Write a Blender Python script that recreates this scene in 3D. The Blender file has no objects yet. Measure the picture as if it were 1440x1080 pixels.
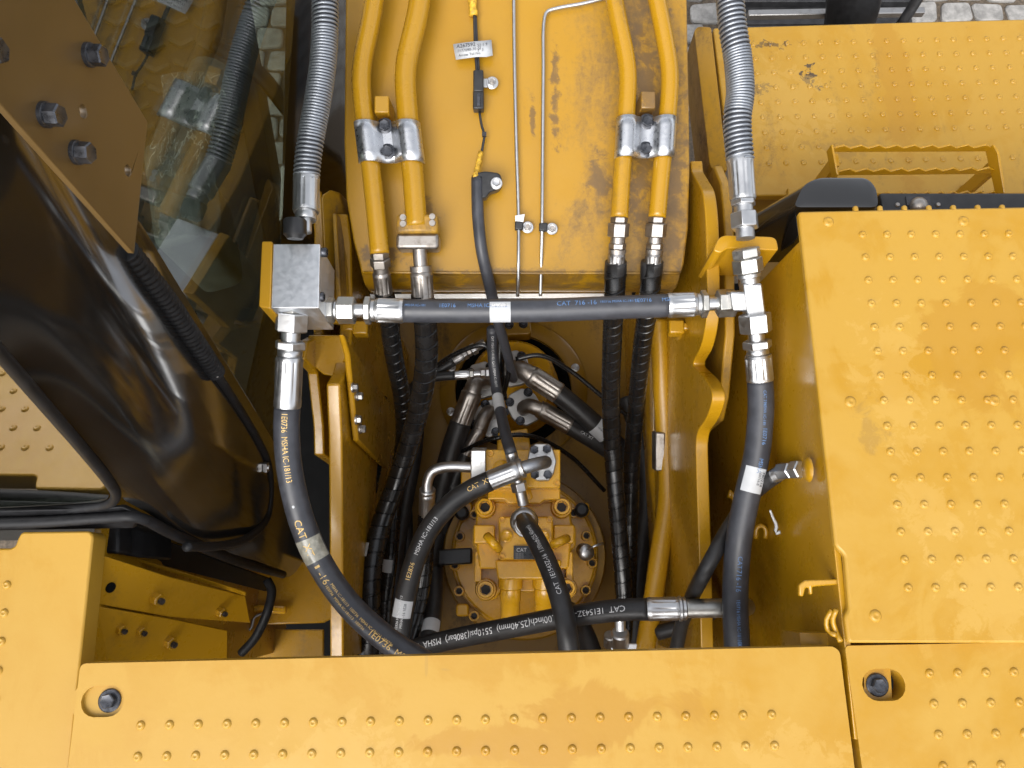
import bpy, bmesh, math, random
from mathutils import Vector, Matrix, Quaternion, geometry
random.seed(7)
scene = bpy.context.scene
COL = scene.collection
# ---------------------------------------------------------------- camera
CZ = 3.2                      # camera height above the paving
FPX = 1081.0                  # focal length in pixels of a 1440 px wide frame
TILT = math.radians(15)
cam_d = bpy.data.cameras.new('camera'); cam = bpy.data.objects.new('camera', cam_d); COL.objects.link(cam)
cam.location = (0, 0, CZ); cam.rotation_euler = (TILT, 0, 0)
cam_d.sensor_width = 36; cam_d.lens = FPX / 1440 * 36; cam_d.clip_start = 0.02; cam_d.clip_end = 200
scene.camera = cam
# ---------------------------------------------------------------- light: thin bright overcast
SUN_EL, SUN_AZ = 50.0, 200.0
w = bpy.data.worlds.new('World'); scene.world = w; w.use_nodes = True
nt = w.node_tree; nt.nodes.clear()
sky = nt.nodes.new('ShaderNodeTexSky'); sky.sky_type = 'NISHITA'; sky.sun_disc = False
sky.sun_elevation = math.radians(SUN_EL); sky.sun_rotation = math.radians(SUN_AZ)
sky.air_density = 1.0; sky.dust_density = 3.0; sky.ozone_density = 1.0
hs = nt.nodes.new('ShaderNodeHueSaturation'); hs.inputs['Saturation'].default_value = 0.22
bg = nt.nodes.new('ShaderNodeBackground'); bg.inputs['Strength'].default_value = 0.15
wo = nt.nodes.new('ShaderNodeOutputWorld')
nt.links.new(sky.outputs[0], hs.inputs['Color']); nt.links.new(hs.outputs[0], bg.inputs['Color']); nt.links.new(bg.outputs[0], wo.inputs['Surface'])
sd = bpy.data.lights.new('sun', 'SUN'); sd.energy = 0.8; sd.angle = math.radians(45); sd.color = (1, .96, .9)
so = bpy.data.objects.new('sun', sd); COL.objects.link(so)
_az = math.radians(SUN_AZ); _el = math.radians(SUN_EL)
sdir = Vector((math.sin(_az) * math.cos(_el), math.cos(_az) * math.cos(_el), math.sin(_el)))
so.rotation_mode = 'QUATERNION'; so.rotation_quaternion = sdir.to_track_quat('Z', 'Y')
so.location = (0, 0, 12)
vs = scene.view_settings; vs.view_transform = 'Standard'; vs.look = 'None'; vs.gamma = 1; vs.use_curve_mapping = False
vs.exposure = 1.17
scene.cycles.max_bounces = 8; scene.cycles.diffuse_bounces = 3; scene.cycles.glossy_bounces = 4

# ---------------------------------------------------------------- pixel -> place helpers (real depths)
FV = Vector((0, math.sin(TILT), -math.cos(TILT))); RV = Vector((1, 0, 0)); DV = Vector((0, -math.cos(TILT), -math.sin(TILT)))
CAM = Vector((0, 0, CZ))
def ray(px, py): return FV + RV * ((px - 720) / FPX) + DV * ((py - 540) / FPX)
def A(px, py, a): return CAM + ray(px, py) * a               # at axial distance a
def D(px, py, d):                                             # on the level d metres below the camera
    r = ray(px, py); return CAM + r * (d / -r.z)
def PX(px, py, x):                                            # on the upright plane at x
    r = ray(px, py); return CAM + r * (x / r.x)
def PL(px, py, p, n):                                         # on any plane
    r = ray(px, py); return CAM + r * ((p - CAM).dot(n) / r.dot(n))
def m(px, a): return px * a / FPX                             # pixels -> metres at axial distance a

# ---------------------------------------------------------------- objects
WL = {}
def _own(o, parent, origin):
    COL.objects.link(o); WL[o] = Vector(origin)
    if parent is not None:
        o.parent = parent; o.location = Vector(origin) - WL[parent]
    else: o.location = origin
def thing(name, label, cat, loc, group=None):
    o = bpy.data.objects.new(name, None); o.empty_display_size = .02
    _own(o, None, loc); o['label'] = label; o['category'] = cat
    if group: o['group'] = group
    return o
def tag(o, label, cat, group=None):
    o['label'] = label; o['category'] = cat
    if group: o['group'] = group
    return o
def add(name, verts, faces, mat, parent=None, smooth=False, bevel=0, seg=2, origin=None):
    vv = [Vector(v) for v in verts]
    if origin is None:
        lo = Vector([min(v[i] for v in vv) for i in range(3)]); hi = Vector([max(v[i] for v in vv) for i in range(3)]); origin = (lo + hi) / 2
    me = bpy.data.meshes.new(name); me.from_pydata([v - origin for v in vv], [], faces)
    bm = bmesh.new(); bm.from_mesh(me); bmesh.ops.recalc_face_normals(bm, faces=bm.faces[:]); bm.to_mesh(me); bm.free()
    me.materials.append(mat)
    if smooth:
        me.polygons.foreach_set('use_smooth', [True] * len(me.polygons))
        if smooth != 'all': me.set_sharp_from_angle(angle=math.radians(38))
    o = bpy.data.objects.new(name, me); _own(o, parent, origin)
    if bevel:
        b = o.modifiers.new('bevel', 'BEVEL'); b.width = bevel; b.segments = seg; b.limit_method = 'ANGLE'; b.angle_limit = math.radians(35)
        b.harden_normals = False
        me.polygons.foreach_set('use_smooth', [True] * len(me.polygons)); me.set_sharp_from_angle(angle=math.radians(38))
    return o
SH = {}
def inst(name, key, maker, mat, parent, pos, nrm=(0, 0, 1), spin=0, scale=1):
    k = (key, mat.name)
    if k not in SH:
        v, f, sm = maker(); me = bpy.data.meshes.new(name); me.from_pydata(v, [], f)
        bm = bmesh.new(); bm.from_mesh(me); bmesh.ops.recalc_face_normals(bm, faces=bm.faces[:]); bm.to_mesh(me); bm.free()
        me.materials.append(mat)
        if sm:
            me.polygons.foreach_set('use_smooth', [True] * len(me.polygons)); me.set_sharp_from_angle(angle=math.radians(sm))
        SH[k] = me
    o = bpy.data.objects.new(name, SH[k]); _own(o, parent, pos)
    o.rotation_mode = 'QUATERNION'; o.rotation_quaternion = Vector(nrm).to_track_quat('Z', 'Y') @ Quaternion((0, 0, 1), spin)
    o.scale = (scale,) * 3
    return o
# ---------------------------------------------------------------- shapes
def prism(name, poly, vec, mat, parent=None, holes=(), bevel=0, seg=2, smooth=False):
    """polygon (list of 3-D points) extruded along vec, with holes"""
    loops = [[Vector(p) for p in poly]] + [[Vector(p) for p in h] for h in holes]
    tris = geometry.tessellate_polygon(loops); flat = [p for l in loops for p in l]; n = len(flat); vec = Vector(vec)
    V = flat + [p + vec for p in flat]; F = []
    if not holes: F = [tuple(range(n)), tuple(range(2 * n - 1, n - 1, -1))]
    else:
        F = [tuple(t) for t in tris] + [tuple(i + n for i in reversed(t)) for t in tris]
    k = 0
    for l in loops:
        c = len(l)
        for i in range(c): F.append((k + i, k + (i + 1) % c, k + (i + 1) % c + n, k + i + n))
        k += c
    return add(name, V, F, mat, parent, bevel=bevel, seg=seg, smooth=smooth)
def obox(name, c, ax, ay, az, mat, parent=None, bevel=0):
    c = Vector(c); ax, ay, az = Vector(ax), Vector(ay), Vector(az)
    V = [c + sx * ax + sy * ay + sz * az for sx in (-1, 1) for sy in (-1, 1) for sz in (-1, 1)]
    F = [(0, 1, 3, 2), (4, 6, 7, 5), (0, 4, 5, 1), (2, 3, 7, 6), (0, 2, 6, 4), (1, 5, 7, 3)]
    return add(name, V, F, mat, parent, bevel=bevel)
def abox(name, lo, hi, mat, parent=None, bevel=0):
    lo, hi = Vector(lo), Vector(hi); c = (lo + hi) / 2; h = (hi - lo) / 2
    return obox(name, c, (h.x, 0, 0), (0, h.y, 0), (0, 0, h.z), mat, parent, bevel)
def frame(d, hint=Vector((0, 0, 1))):
    d = Vector(d).normalized(); h = Vector(hint); h = h - d * h.dot(d)
    if h.length < 1e-4: h = d.orthogonal()
    h.normalize(); return d, h, d.cross(h)
def turn(name, p0, d, prof, mat, parent=None, sides=24, bevel=0, spin=0.0, smooth=True, hint=(0, 0, 1)):
    """lathe: prof = [(along, radius)...] around the axis p0 + d"""
    d, h, b = frame(d, hint); p0 = Vector(p0); V = []; F = []
    for (t, r) in prof:
        for k in range(sides):
            an = 2 * math.pi * (k + spin) / sides
            V.append(p0 + d * t + h * (r * math.cos(an)) + b * (r * math.sin(an)))
    n = len(prof)
    for i in range(n - 1):
        for k in range(sides):
            a, c = i * sides + k, i * sides + (k + 1) % sides
            F.append((a, c, c + sides, a + sides))
    F.append(tuple(range(sides))); F.append(tuple((n - 1) * sides + k for k in range(sides - 1, -1, -1)))
    return add(name, V, F, mat, parent, smooth=smooth, bevel=bevel)
def hexnut(name, p0, d, ln, r, mat, parent, hint=(0, 0, 1), spin=.5):
    c = min(.0025, ln * .2)
    return turn(name, p0, d, [(0, r - c * .9), (c * .6, r), (ln - c * .6, r), (ln, r - c * .9)], mat, parent, sides=6, spin=spin, smooth=False, bevel=.0006, hint=hint)
def ferrule(name, p0, d, ln, r, mat, parent, sides=9):
    d0, h, b = frame(d); V = []; F = []; N = sides * 6
    prof = [(0, .90, 0), (.004, .99, 0), (ln * .14, 1, 0), (ln * .2, 1, 1), (ln * .9, 1, 1), (ln - .004, 1, .3), (ln, .93, 0)]
    for (t, k, fl) in prof:
        for i in range(N):
            an = 2 * math.pi * i / N; ph = (i % 6) / 6 - .5
            q = 1 - fl * .045 * (1 - math.cos(2 * math.pi * (i % 6) / 6)) * .5
            if fl: q = 1 - fl * (.075 if (i % 6) in (0,) else .0) - fl * .02
            V.append(Vector(p0) + d0 * t + (h * math.cos(an) + b * math.sin(an)) * r * k * q)
    for j in range(len(prof) - 1):
        for i in range(N):
            a, c = j * N + i, j * N + (i + 1) % N; F.append((a, c, c + N, a + N))
    F.append(tuple(range(N))); F.append(tuple((len(prof) - 1) * N + i for i in range(N - 1, -1, -1)))
    return add(name, V, F, mat, parent, smooth=True)
def catmull(pts, per=10):
    P = [Vector(p) for p in pts]
    if len(P) == 2: return [P[0].lerp(P[1], i / per) for i in range(per + 1)]
    P = [P[0] * 2 - P[1]] + P + [P[-1] * 2 - P[-2]]; out = []
    for i in range(1, len(P) - 2):
        p0, p1, p2, p3 = P[i - 1:i + 3]
        t01, t12, t23 = [max(1e-5, (b - a).length ** .5) for a, b in ((p0, p1), (p1, p2), (p2, p3))]
        m1 = (p2 - p1) + t12 * ((p1 - p0) / t01 - (p2 - p0) / (t01 + t12)); m2 = (p2 - p1) + t12 * ((p3 - p2) / t23 - (p3 - p1) / (t12 + t23))
        for k in range(per):
            t = k / per
            out.append(p1 * (2 * t ** 3 - 3 * t * t + 1) + m1 * (t ** 3 - 2 * t * t + t) + p2 * (-2 * t ** 3 + 3 * t * t) + m2 * (t ** 3 - t * t))
    out.append(P[-2]); return out
class Path:
    """arc-length path with a stable frame; n points at the sky side"""
    def __init__(s, pts, per=10, step=None):
        c = catmull(pts, per); s.cum = [0]
        for i in range(1, len(c)): s.cum.append(s.cum[-1] + (c[i] - c[i - 1]).length)
        s.c = c; s.L = s.cum[-1]
    def pos(s, t):
        t = min(max(t, 0), s.L); lo, hi = 0, len(s.cum) - 1
        while hi - lo > 1:
            q = (lo + hi) // 2
            if s.cum[q] <= t: lo = q
            else: hi = q
        k = (t - s.cum[lo]) / max(1e-9, s.cum[hi] - s.cum[lo]); return s.c[lo].lerp(s.c[hi], k)
    def tan(s, t):
        e = min(.004, s.L * .02); return (s.pos(min(s.L, t + e)) - s.pos(max(0, t - e))).normalized()
    def fr(s, t, up=None):
        p = s.pos(t); d = s.tan(t); up = Vector((0, -.26, .966)) if up is None else up
        n = up - d * up.dot(d)
        if n.length < 1e-3: n = d.orthogonal()
        n.normalize(); return p, d, n, d.cross(n)
def sweep(name, path, r, mat, parent=None, sides=20, step=.006, rfun=None, s0=0, s1=None, caps=True, smooth='all'):
    s1 = path.L if s1 is None else s1; n = max(4, int((s1 - s0) / step)); V = []; F = []
    d_prev = None; nrm = None
    for i in range(n + 1):
        t = s0 + (s1 - s0) * i / n; p = path.pos(t); d = path.tan(t)
        if nrm is None: nrm = path.fr(t)[2]
        else:
            nrm = nrm - d * nrm.dot(d); nrm.normalize()
        b = d.cross(nrm); rr = r if rfun is None else rfun(t)
        for k in range(sides):
            an = 2 * math.pi * k / sides; V.append(p + (nrm * math.cos(an) + b * math.sin(an)) * rr)
    for i in range(n):
        for k in range(sides):
            a, c = i * sides + k, i * sides + (k + 1) % sides; F.append((a, c, c + sides, a + sides))
    if caps: F.append(tuple(range(sides))); F.append(tuple(n * sides + k for k in range(sides - 1, -1, -1)))
    return add(name, V, F, mat, parent, smooth=smooth)
def spiral(name, path, R, r, pitch, mat, parent=None, s0=0, s1=None, flat=1.0, sides=6, per=20, rfun=None, pfun=None):
    """a coil of wire or strip wound round a path"""
    s1 = path.L if s1 is None else s1; V = []; F = []; t = s0; an = 0; rows = 0
    while t < s1:
        p, d, n, b = path.fr(t); o = n * math.cos(an) + b * math.sin(an); RR = R if rfun is None else rfun(t)
        for k in range(sides):
            q = 2 * math.pi * k / sides; V.append(p + o * (RR + r * math.cos(q)) + d * (r * flat * math.sin(q)))
        rows += 1; an += 2 * math.pi / per; t += (pitch if pfun is None else pfun(t)) / per
    for i in range(rows - 1):
        for k in range(sides):
            a, c = i * sides + k, i * sides + (k + 1) % sides; F.append((a, c, c + sides, a + sides))
    return add(name, V, F, mat, parent, smooth='all')
# ---------------------------------------------------------------- lettering wrapped on round or flat surfaces
TX = {}
def text_mesh(s):
    if s not in TX:
        cu = bpy.data.curves.new('t', 'FONT'); cu.body = s; cu.size = 1; cu.resolution_u = 2
        o = bpy.data.objects.new('t', cu); COL.objects.link(o)
        dg = bpy.context.evaluated_depsgraph_get(); me = o.evaluated_get(dg).to_mesh()
        TX[s] = ([tuple(v.co) for v in me.vertices], [tuple(p.vertices) for p in me.polygons]); o.evaluated_get(dg).to_mesh_clear()
        bpy.data.objects.remove(o); bpy.data.curves.remove(cu)
    return TX[s]
def body_of(t):
    for c in t.children:
        if c.name.split('.')[0] == 'hose_body': return c
    return t
def wrap_text(name, s, path, t0, R, size, mat, parent, ang=0.0, flip=False, squash=1.0, up=None, lift=.0006):
    v, f = text_mesh(s); V = []
    if not v: return None
    parent = body_of(parent)
    cy = .35
    for (x, y, z) in v:
        sgn = -1 if flip else 1
        p, d, n, b = path.fr(t0 + sgn * x * size * squash, up)
        # reading direction d*sgn, upward direction n x (d*sgn)
        a = ang + sgn * (y - cy) * size / R
        V.append(p + (n * math.cos(a) + n.cross(d) * math.sin(a)) * (R + lift))
    return add(name, V, f, mat, parent, smooth='all')
def flat_text(name, s, o, ex, ey, size, mat, parent, lift=.0006):
    v, f = text_mesh(s); o = Vector(o); ex = Vector(ex).normalized(); ey = Vector(ey).normalized(); n = ex.cross(ey)
    return add(name, [o + ex * (x * size) + ey * (y * size) + n * lift for x, y, z in v], f, mat, parent)
def wrap_patch(name, path, t0, t1, R, a0, a1, mat, parent, lift=.0005, n=8, k=10, up=None):
    V = []; F = []; parent = body_of(parent)
    for i in range(n + 1):
        p, d, nn, b = path.fr(t0 + (t1 - t0) * i / n, up)
        for j in range(k + 1):
            an = a0 + (a1 - a0) * j / k; V.append(p + (nn * math.cos(an) + nn.cross(d) * math.sin(an)) * (R + lift))
    for i in range(n):
        for j in range(k): q = i * (k + 1) + j; F.append((q, q + 1, q + k + 2, q + k + 1))
    return add(name, V, F, mat, parent, smooth='all')

# ---------------------------------------------------------------- materials
def _nodes(name):
    mt = bpy.data.materials.new(name); mt.use_nodes = True; t = mt.node_tree; b = t.nodes['Principled BSDF']
    return mt, t, b
def N(t, typ, **kw):
    n = t.nodes.new(typ)
    for k, v in kw.items():
        if k in n.inputs.keys() if hasattr(n.inputs, 'keys') else False: n.inputs[k].default_value = v
        else: setattr(n, k, v)
    return n
def noise(t, scale, detail=4, rough=.55, stretch=None, dist=0.0):
    g = t.nodes.new('ShaderNodeNewGeometry'); src = g.outputs['Position']
    if stretch:
        mp = t.nodes.new('ShaderNodeMapping'); mp.inputs['Scale'].default_value = stretch; t.links.new(src, mp.inputs['Vector']); src = mp.outputs[0]
    n = t.nodes.new('ShaderNodeTexNoise'); n.inputs['Scale'].default_value = scale; n.inputs['Detail'].default_value = detail
    n.inputs['Roughness'].default_value = rough; n.inputs['Distortion'].default_value = dist
    t.links.new(src, n.inputs['Vector']); return n.outputs['Fac']
def ramp(t, src, lo, hi, a=0.0, b=1.0):
    r = t.nodes.new('ShaderNodeMapRange'); r.interpolation_type = 'SMOOTHSTEP'
    r.inputs['From Min'].default_value = lo; r.inputs['From Max'].default_value = hi; r.inputs['To Min'].default_value = a; r.inputs['To Max'].default_value = b
    t.links.new(src, r.inputs['Value']); return r.outputs[0]
def mixc(t, fac, c1, c2):
    x = t.nodes.new('ShaderNodeMix'); x.data_type = 'RGBA'
    if isinstance(fac, (int, float)): x.inputs[0].default_value = fac
    else: t.links.new(fac, x.inputs[0])
    for i, c in ((6, c1), (7, c2)):
        if isinstance(c, tuple): x.inputs[i].default_value = (*c, 1)
        else: t.links.new(c, x.inputs[i])
    return x.outputs[2]
def math_(t, op, a, b=0.0):
    x = t.nodes.new('ShaderNodeMath'); x.operation = op; x.use_clamp = False
    for i, c in ((0, a), (1, b)):
        if isinstance(c, (int, float)): x.inputs[i].default_value = c
        else: t.links.new(c, x.inputs[i])
    return x.outputs[0]
def bump(t, b, src, strength, dist=.001):
    n = t.nodes.new('ShaderNodeBump'); n.inputs['Strength'].default_value = strength; n.inputs['Distance'].default_value = dist
    t.links.new(src, n.inputs['Height']); t.links.new(n.outputs[0], b.inputs['Normal'])
YEL = (.385, .197, .0045)
def yellow(name, dust=.5, dirt=0.0, rough=.34, dirt_x=None, wet=False, tint=1.0, dscale=9, dirtcol=(.075, .048, .022), spots=()):
    mt, t, b = _nodes(name); base = tuple(c * tint for c in YEL)
    n1 = noise(t, 5, 5, .6, dist=.6); n2 = noise(t, 26, 5, .65); n3 = noise(t, 140, 3)
    col = mixc(t, ramp(t, n2, .35, .75, 0, .22), base, (base[0] * .86, base[1] * .84, base[2] * .8))
    n4 = noise(t, 2.2, 6, .62, stretch=(1, 1.6, 1), dist=1.2); n5 = noise(t, 11, 6, .72, stretch=(1, .45, 1), dist=1.6)
    dm0 = ramp(t, math_(t, 'ADD', n1, math_(t, 'MULTIPLY', n2, .35)), .50, .88, 0, dust * .75)
    dm1 = ramp(t, math_(t, 'ADD', math_(t, 'MULTIPLY', n4, .7), math_(t, 'MULTIPLY', n5, .35)), .47, .56, 0, dust * .65)
    dm = math_(t, 'MAXIMUM', dm0, dm1)
    col = mixc(t, dm, col, (.44, .262, .036))
    sp = ramp(t, noise(t, 60, 4, .7), .70, .78, 0, .35)
    col = mixc(t, math_(t, 'MULTIPLY', sp, .5 + dust * .3), col, (.50, .31, .07))
    rg = math_(t, 'ADD', ramp(t, n2, .3, .8, rough - .06, rough + .08), math_(t, 'MULTIPLY', dm, .22))
    sc = ramp(t, noise(t, 30, 2, .5, stretch=(1, .22, 1), dist=.6), .74, .755, 0, .45); sc2 = ramp(t, noise(t, 34, 2, .5, stretch=(.25, 1, 1), dist=.6), .75, .765, 0, .45)
    col = mixc(t, math_(t, 'MULTIPLY', math_(t, 'MAXIMUM', sc, sc2), dust), col, (.30, .17, .03))
    for (cx, cy, rx, ry, kind, amt) in spots:       # wear and stains with a place of their own on the sheet
        g = t.nodes.new('ShaderNodeNewGeometry'); mp = t.nodes.new('ShaderNodeMapping'); mp.vector_type = 'TEXTURE'
        mp.inputs['Location'].default_value = (cx, cy, 0); mp.inputs['Scale'].default_value = (rx, ry, 1e6); t.links.new(g.outputs['Position'], mp.inputs['Vector'])
        le = t.nodes.new('ShaderNodeVectorMath'); le.operation = 'LENGTH'; t.links.new(mp.outputs[0], le.inputs[0])
        big = noise(t, {'wet': 9, 'chip': 55, 'pale': 30, 'rub': 40}[kind], 5, .7, dist=.5)
        v = math_(t, 'ADD', math_(t, 'SUBTRACT', 1.0, le.outputs['Value']), math_(t, 'MULTIPLY', math_(t, 'SUBTRACT', big, .5), {'wet': 2.2, 'chip': 3.6, 'pale': 3.2, 'rub': 3.2}[kind]))
        k_ = ramp(t, v, *{'wet': (.25, .42), 'chip': (.62, .75), 'pale': (.4, .6), 'rub': (.25, .8)}[kind], 0, amt)
        col = mixc(t, k_, col, {'wet': (base[0] * .95, base[1] * .93, base[2] * 1.4), 'chip': (.055, .036, .02), 'pale': (.47, .285, .055), 'rub': (.16, .088, .022)}[kind])
    if dirt > 0:
        k = noise(t, dscale, 6, .72, stretch=(1, .38, .6), dist=.4); f = noise(t, 120, 4, .8)
        k = math_(t, 'ADD', k, math_(t, 'MULTIPLY', math_(t, 'SUBTRACT', f, .5), .35))
        if dirt_x is not None:
            g = t.nodes.new('ShaderNodeNewGeometry'); sx = t.nodes.new('ShaderNodeSeparateXYZ'); t.links.new(g.outputs['Position'], sx.inputs[0])
            k = math_(t, 'ADD', k, ramp(t, sx.outputs[0], dirt_x[0], dirt_x[1], -.16, .14))
        dk = ramp(t, k, .56 - dirt * .2, .86 - dirt * .2, 0, .85)
        col = mixc(t, dk, col, dirtcol); rg = math_(t, 'ADD', rg, math_(t, 'MULTIPLY', dk, .35))
    t.links.new(col, b.inputs['Base Color']); t.links.new(rg, b.inputs['Roughness'])
    b.inputs['Coat Weight'].default_value = .25; b.inputs['Coat Roughness'].default_value = .18
    bump(t, b, math_(t, 'ADD', n3, math_(t, 'MULTIPLY', n2, .8)), .12, .0012)
    return mt
def metal(name, col, rough, dirt=.3, dcol=(.12, .11, .10), scale=40, dr=.12, metallic=1.0):
    mt, t, b = _nodes(name); n = noise(t, scale, 5, .65); n2 = noise(t, scale * 5, 3, .6)
    f = ramp(t, n, .45, .8, 0, dirt); t.links.new(mixc(t, f, col, dcol), b.inputs['Base Color'])
    t.links.new(ramp(t, n2, .3, .7, rough - dr * .5, rough + dr), b.inputs['Roughness']); b.inputs['Metallic'].default_value = metallic
    bump(t, b, n2, .03, .0004); return mt
def plain(name, col, rough=.5, var=.25, scale=60, spec=.5, metallic=0.0, bmp=.1, coat=0.0, dust=0.0, dcol=(.25, .22, .18)):
    mt, t, b = _nodes(name); n = noise(t, scale, 4, .6)
    c = mixc(t, ramp(t, n, .3, .75, 0, 1), tuple(k * (1 - var) for k in col), tuple(k * (1 + var) for k in col))
    if dust:
        c = mixc(t, ramp(t, noise(t, scale * .4, 5, .7), .5, .72, 0, dust), c, dcol)
    t.links.new(c, b.inputs['Base Color']); t.links.new(ramp(t, n, .3, .7, rough - .05, rough + .07), b.inputs['Roughness'])
    b.inputs['Specular IOR Level'].default_value = spec; b.inputs['Metallic'].default_value = metallic; b.inputs['Coat Weight'].default_value = coat; b.inputs['Coat Roughness'].default_value = .10
    if bmp: bump(t, b, n, bmp, .0008)
    return mt
M = {}
M['top'] = yellow('yellow_panel_paint', dust=.85, rough=.42, spots=[(.11, -.145, .15, .055, 'wet', .9), (.0, -.175, .2, .03, 'wet', .9), (-.1, -.25, .08, .04, 'wet', .8), (.33, -.2, .12, .05, 'pale', .38), (-.2, -.2, .15, .07, 'pale', .4)])
M['hood'] = yellow('yellow_hood_paint', dust=.85, rough=.42, spots=[(.62, .33, .10, .14, 'wet', .75), (.50, .26, .07, .16, 'pale', .4), (.52, .10, .06, .06, 'pale', .4), (.46, .20, .03, .05, 'rub', .3), (.6, 0, .12, .12, 'pale', .4), (.72, .1, .08, .3, 'wet', .5)])
M['step'] = yellow('yellow_step_paint', dust=.7, dirt=.03, rough=.42, dscale=9, spots=[(.61, 1.01, .035, .055, 'chip', .95), (.50, .98, .05, .03, 'chip', .8), (.54, 1.09, .06, .02, 'chip', .7), (.55, .95, .16, .14, 'pale', .4), (.66, .85, .1, .04, 'rub', .3), (.78, .98, .05, .3, 'wet', .8)])
M['boom'] = yellow('yellow_boom_paint', dust=.18, dirt=.40, rough=.36, dirt_x=(-.02, .20), dscale=8, spots=[(.070, .79, .014, .13, 'rub', .95), (.034, .74, .007, .05, 'rub', .9), (.145, .64, .035, .07, 'rub', .95), (.215, .74, .055, .30, 'rub', .95), (.26, .66, .04, .28, 'rub', .95), (-.21, .52, .06, .035, 'rub', .95), (.0, .497, .3, .014, 'rub', .8), (-.15, .60, .03, .03, 'rub', .7)], dirtcol=(.115, .07, .028))
M['frame'] = yellow('yellow_frame_paint', dust=.05, dirt=.12, rough=.3, tint=1.0, dscale=12, dirtcol=(.07, .038, .008))
M['grimy'] = yellow('grimy_yellow_paint', dust=.25, dirt=.60, rough=.42, dscale=16, dirtcol=(.10, .062, .03))
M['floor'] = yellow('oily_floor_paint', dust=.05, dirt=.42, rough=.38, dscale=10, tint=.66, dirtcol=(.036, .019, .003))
M['tube'] = yellow('yellow_tube_paint', dust=.15, dirt=.06, rough=.28)
M['cast'] = yellow('yellow_cast_paint', dust=.25, dirt=.12, rough=.24, tint=1.9, dscale=22)
M['bracket'] = yellow('fresh_yellow_paint', dust=.1, rough=.35, tint=1.15)
M['rubber'] = plain('black_hose_rubber', (.022, .0215, .022), .42, .3, 50, dust=.2, dcol=(.055, .05, .045))
M['rubber2'] = plain('greyish_hose_rubber', (.040, .042, .050), .40, .2, 50, dust=.2, dcol=(.075, .075, .08))
M['wrap'] = plain('black_spiral_wrap', (.008, .008, .0085), .24, .3, 30, bmp=.03, dust=.08, dcol=(.03, .022, .012))
M['void'] = plain('black_shade_and_seal', (.006, .006, .006), .95, .2, 20, spec=.05, bmp=0)  # deep shade put in as dead black; also the swivel's rubber seal
M['plastic'] = plain('black_plastic', (.018, .018, .019), .38, .2, 60)
M['gloss'] = plain('black_gloss_paint', (.010, .0095, .009), .16, .2, 8, coat=1.0, bmp=.0)
M['seal'] = plain('black_seal_rubber', (.011, .011, .012), .5, .3, 80, spec=.22)
M['brown'] = plain('brown_plate_paint', (.092, .054, .016), .36, .18, 7, coat=.15, bmp=.03)
M['zinc'] = metal('bright_zinc_steel', (.56, .565, .57), .36, .25, (.36, .355, .35), 25, dr=.08)
M['zinc2'] = metal('dull_zinc_steel', (.46, .455, .43), .42, .4, (.26, .24, .20), 45, dr=.1)
M['alu'] = metal('machined_aluminium', (.86, .88, .91), .42, .30, (.62, .63, .64), 22, dr=.08)
M['steel'] = metal('grey_steel', (.40, .39, .38), .40, .5, (.12, .10, .08))
M['dull'] = metal('dull_grimy_steel', (.38, .35, .32), .40, .7, (.10, .075, .05), 60)
M['clampalu'] = metal('drawn_aluminium', (.60, .61, .63), .30, .35, (.40, .40, .40), 30, dr=.1)
M['galv'] = metal('galvanised_guard', (.36, .38, .41), .48, .5, (.22, .23, .25), 90)
M['bolt'] = plain('blackened_bolt_steel', (.075, .078, .088), .30, .4, 120, metallic=.75)
M['white'] = plain('white_sticker', (.46, .475, .49), .5, .06, 60, bmp=0)
M['flangewhite'] = metal('pale_flange_steel', (.62, .62, .61), .45, .25, (.5, .48, .45), 60)
M['socketshade'] = plain('socket_shade', (.018, .011, .004), .5, .4, 80)  # shade inside the bolt sockets, painted as near-black brown
M['ink'] = plain('black_ink', (.03, .03, .035), .6, .1, bmp=0)
M['inkgold'] = plain('gold_print', (.72, .48, .16), .5, .15, 300, bmp=0, dust=.75, dcol=(.04, .04, .042))
M['inkblue'] = plain('blue_print', (.12, .22, .42), .5, .3, 300, bmp=0, dust=.75, dcol=(.04, .04, .042))
M['inkwhite'] = plain('white_print', (.62, .62, .62), .5, .25, 300, bmp=0, dust=.75, dcol=(.04, .04, .042))
M['clear'] = plain('clear_tape_label', (.30, .29, .24), .18, .3, 90, bmp=.1)
M['concrete'] = plain('paver_concrete', (.26, .25, .235), .85, .3, 25, bmp=.5)
M['joint'] = plain('earth_joint', (.11, .085, .06), .95, .4, 60, bmp=.6)
M['track'] = plain('track_steel', (.05, .05, .052), .5, .3, 30, metallic=.5)
M['rib'] = plain('floor_rib_rubber', (.055, .055, .05), .5, .2)
M['mat'] = plain('cab_floor_rubber', (.028, .028, .026), .55, .25, 30)
M['seat'] = plain('grey_cab_plastic', (.16, .18, .17), .5, .2, 20)
M['wire'] = plain('black_wire', (.02, .02, .022), .4, .2)
M['ochre'] = plain('yellow_tape', (.62, .36, .03), .5, .4, 150, bmp=.5)
M['label'] = plain('dark_name_plate', (.03, .032, .036), .3, .2)
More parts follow.
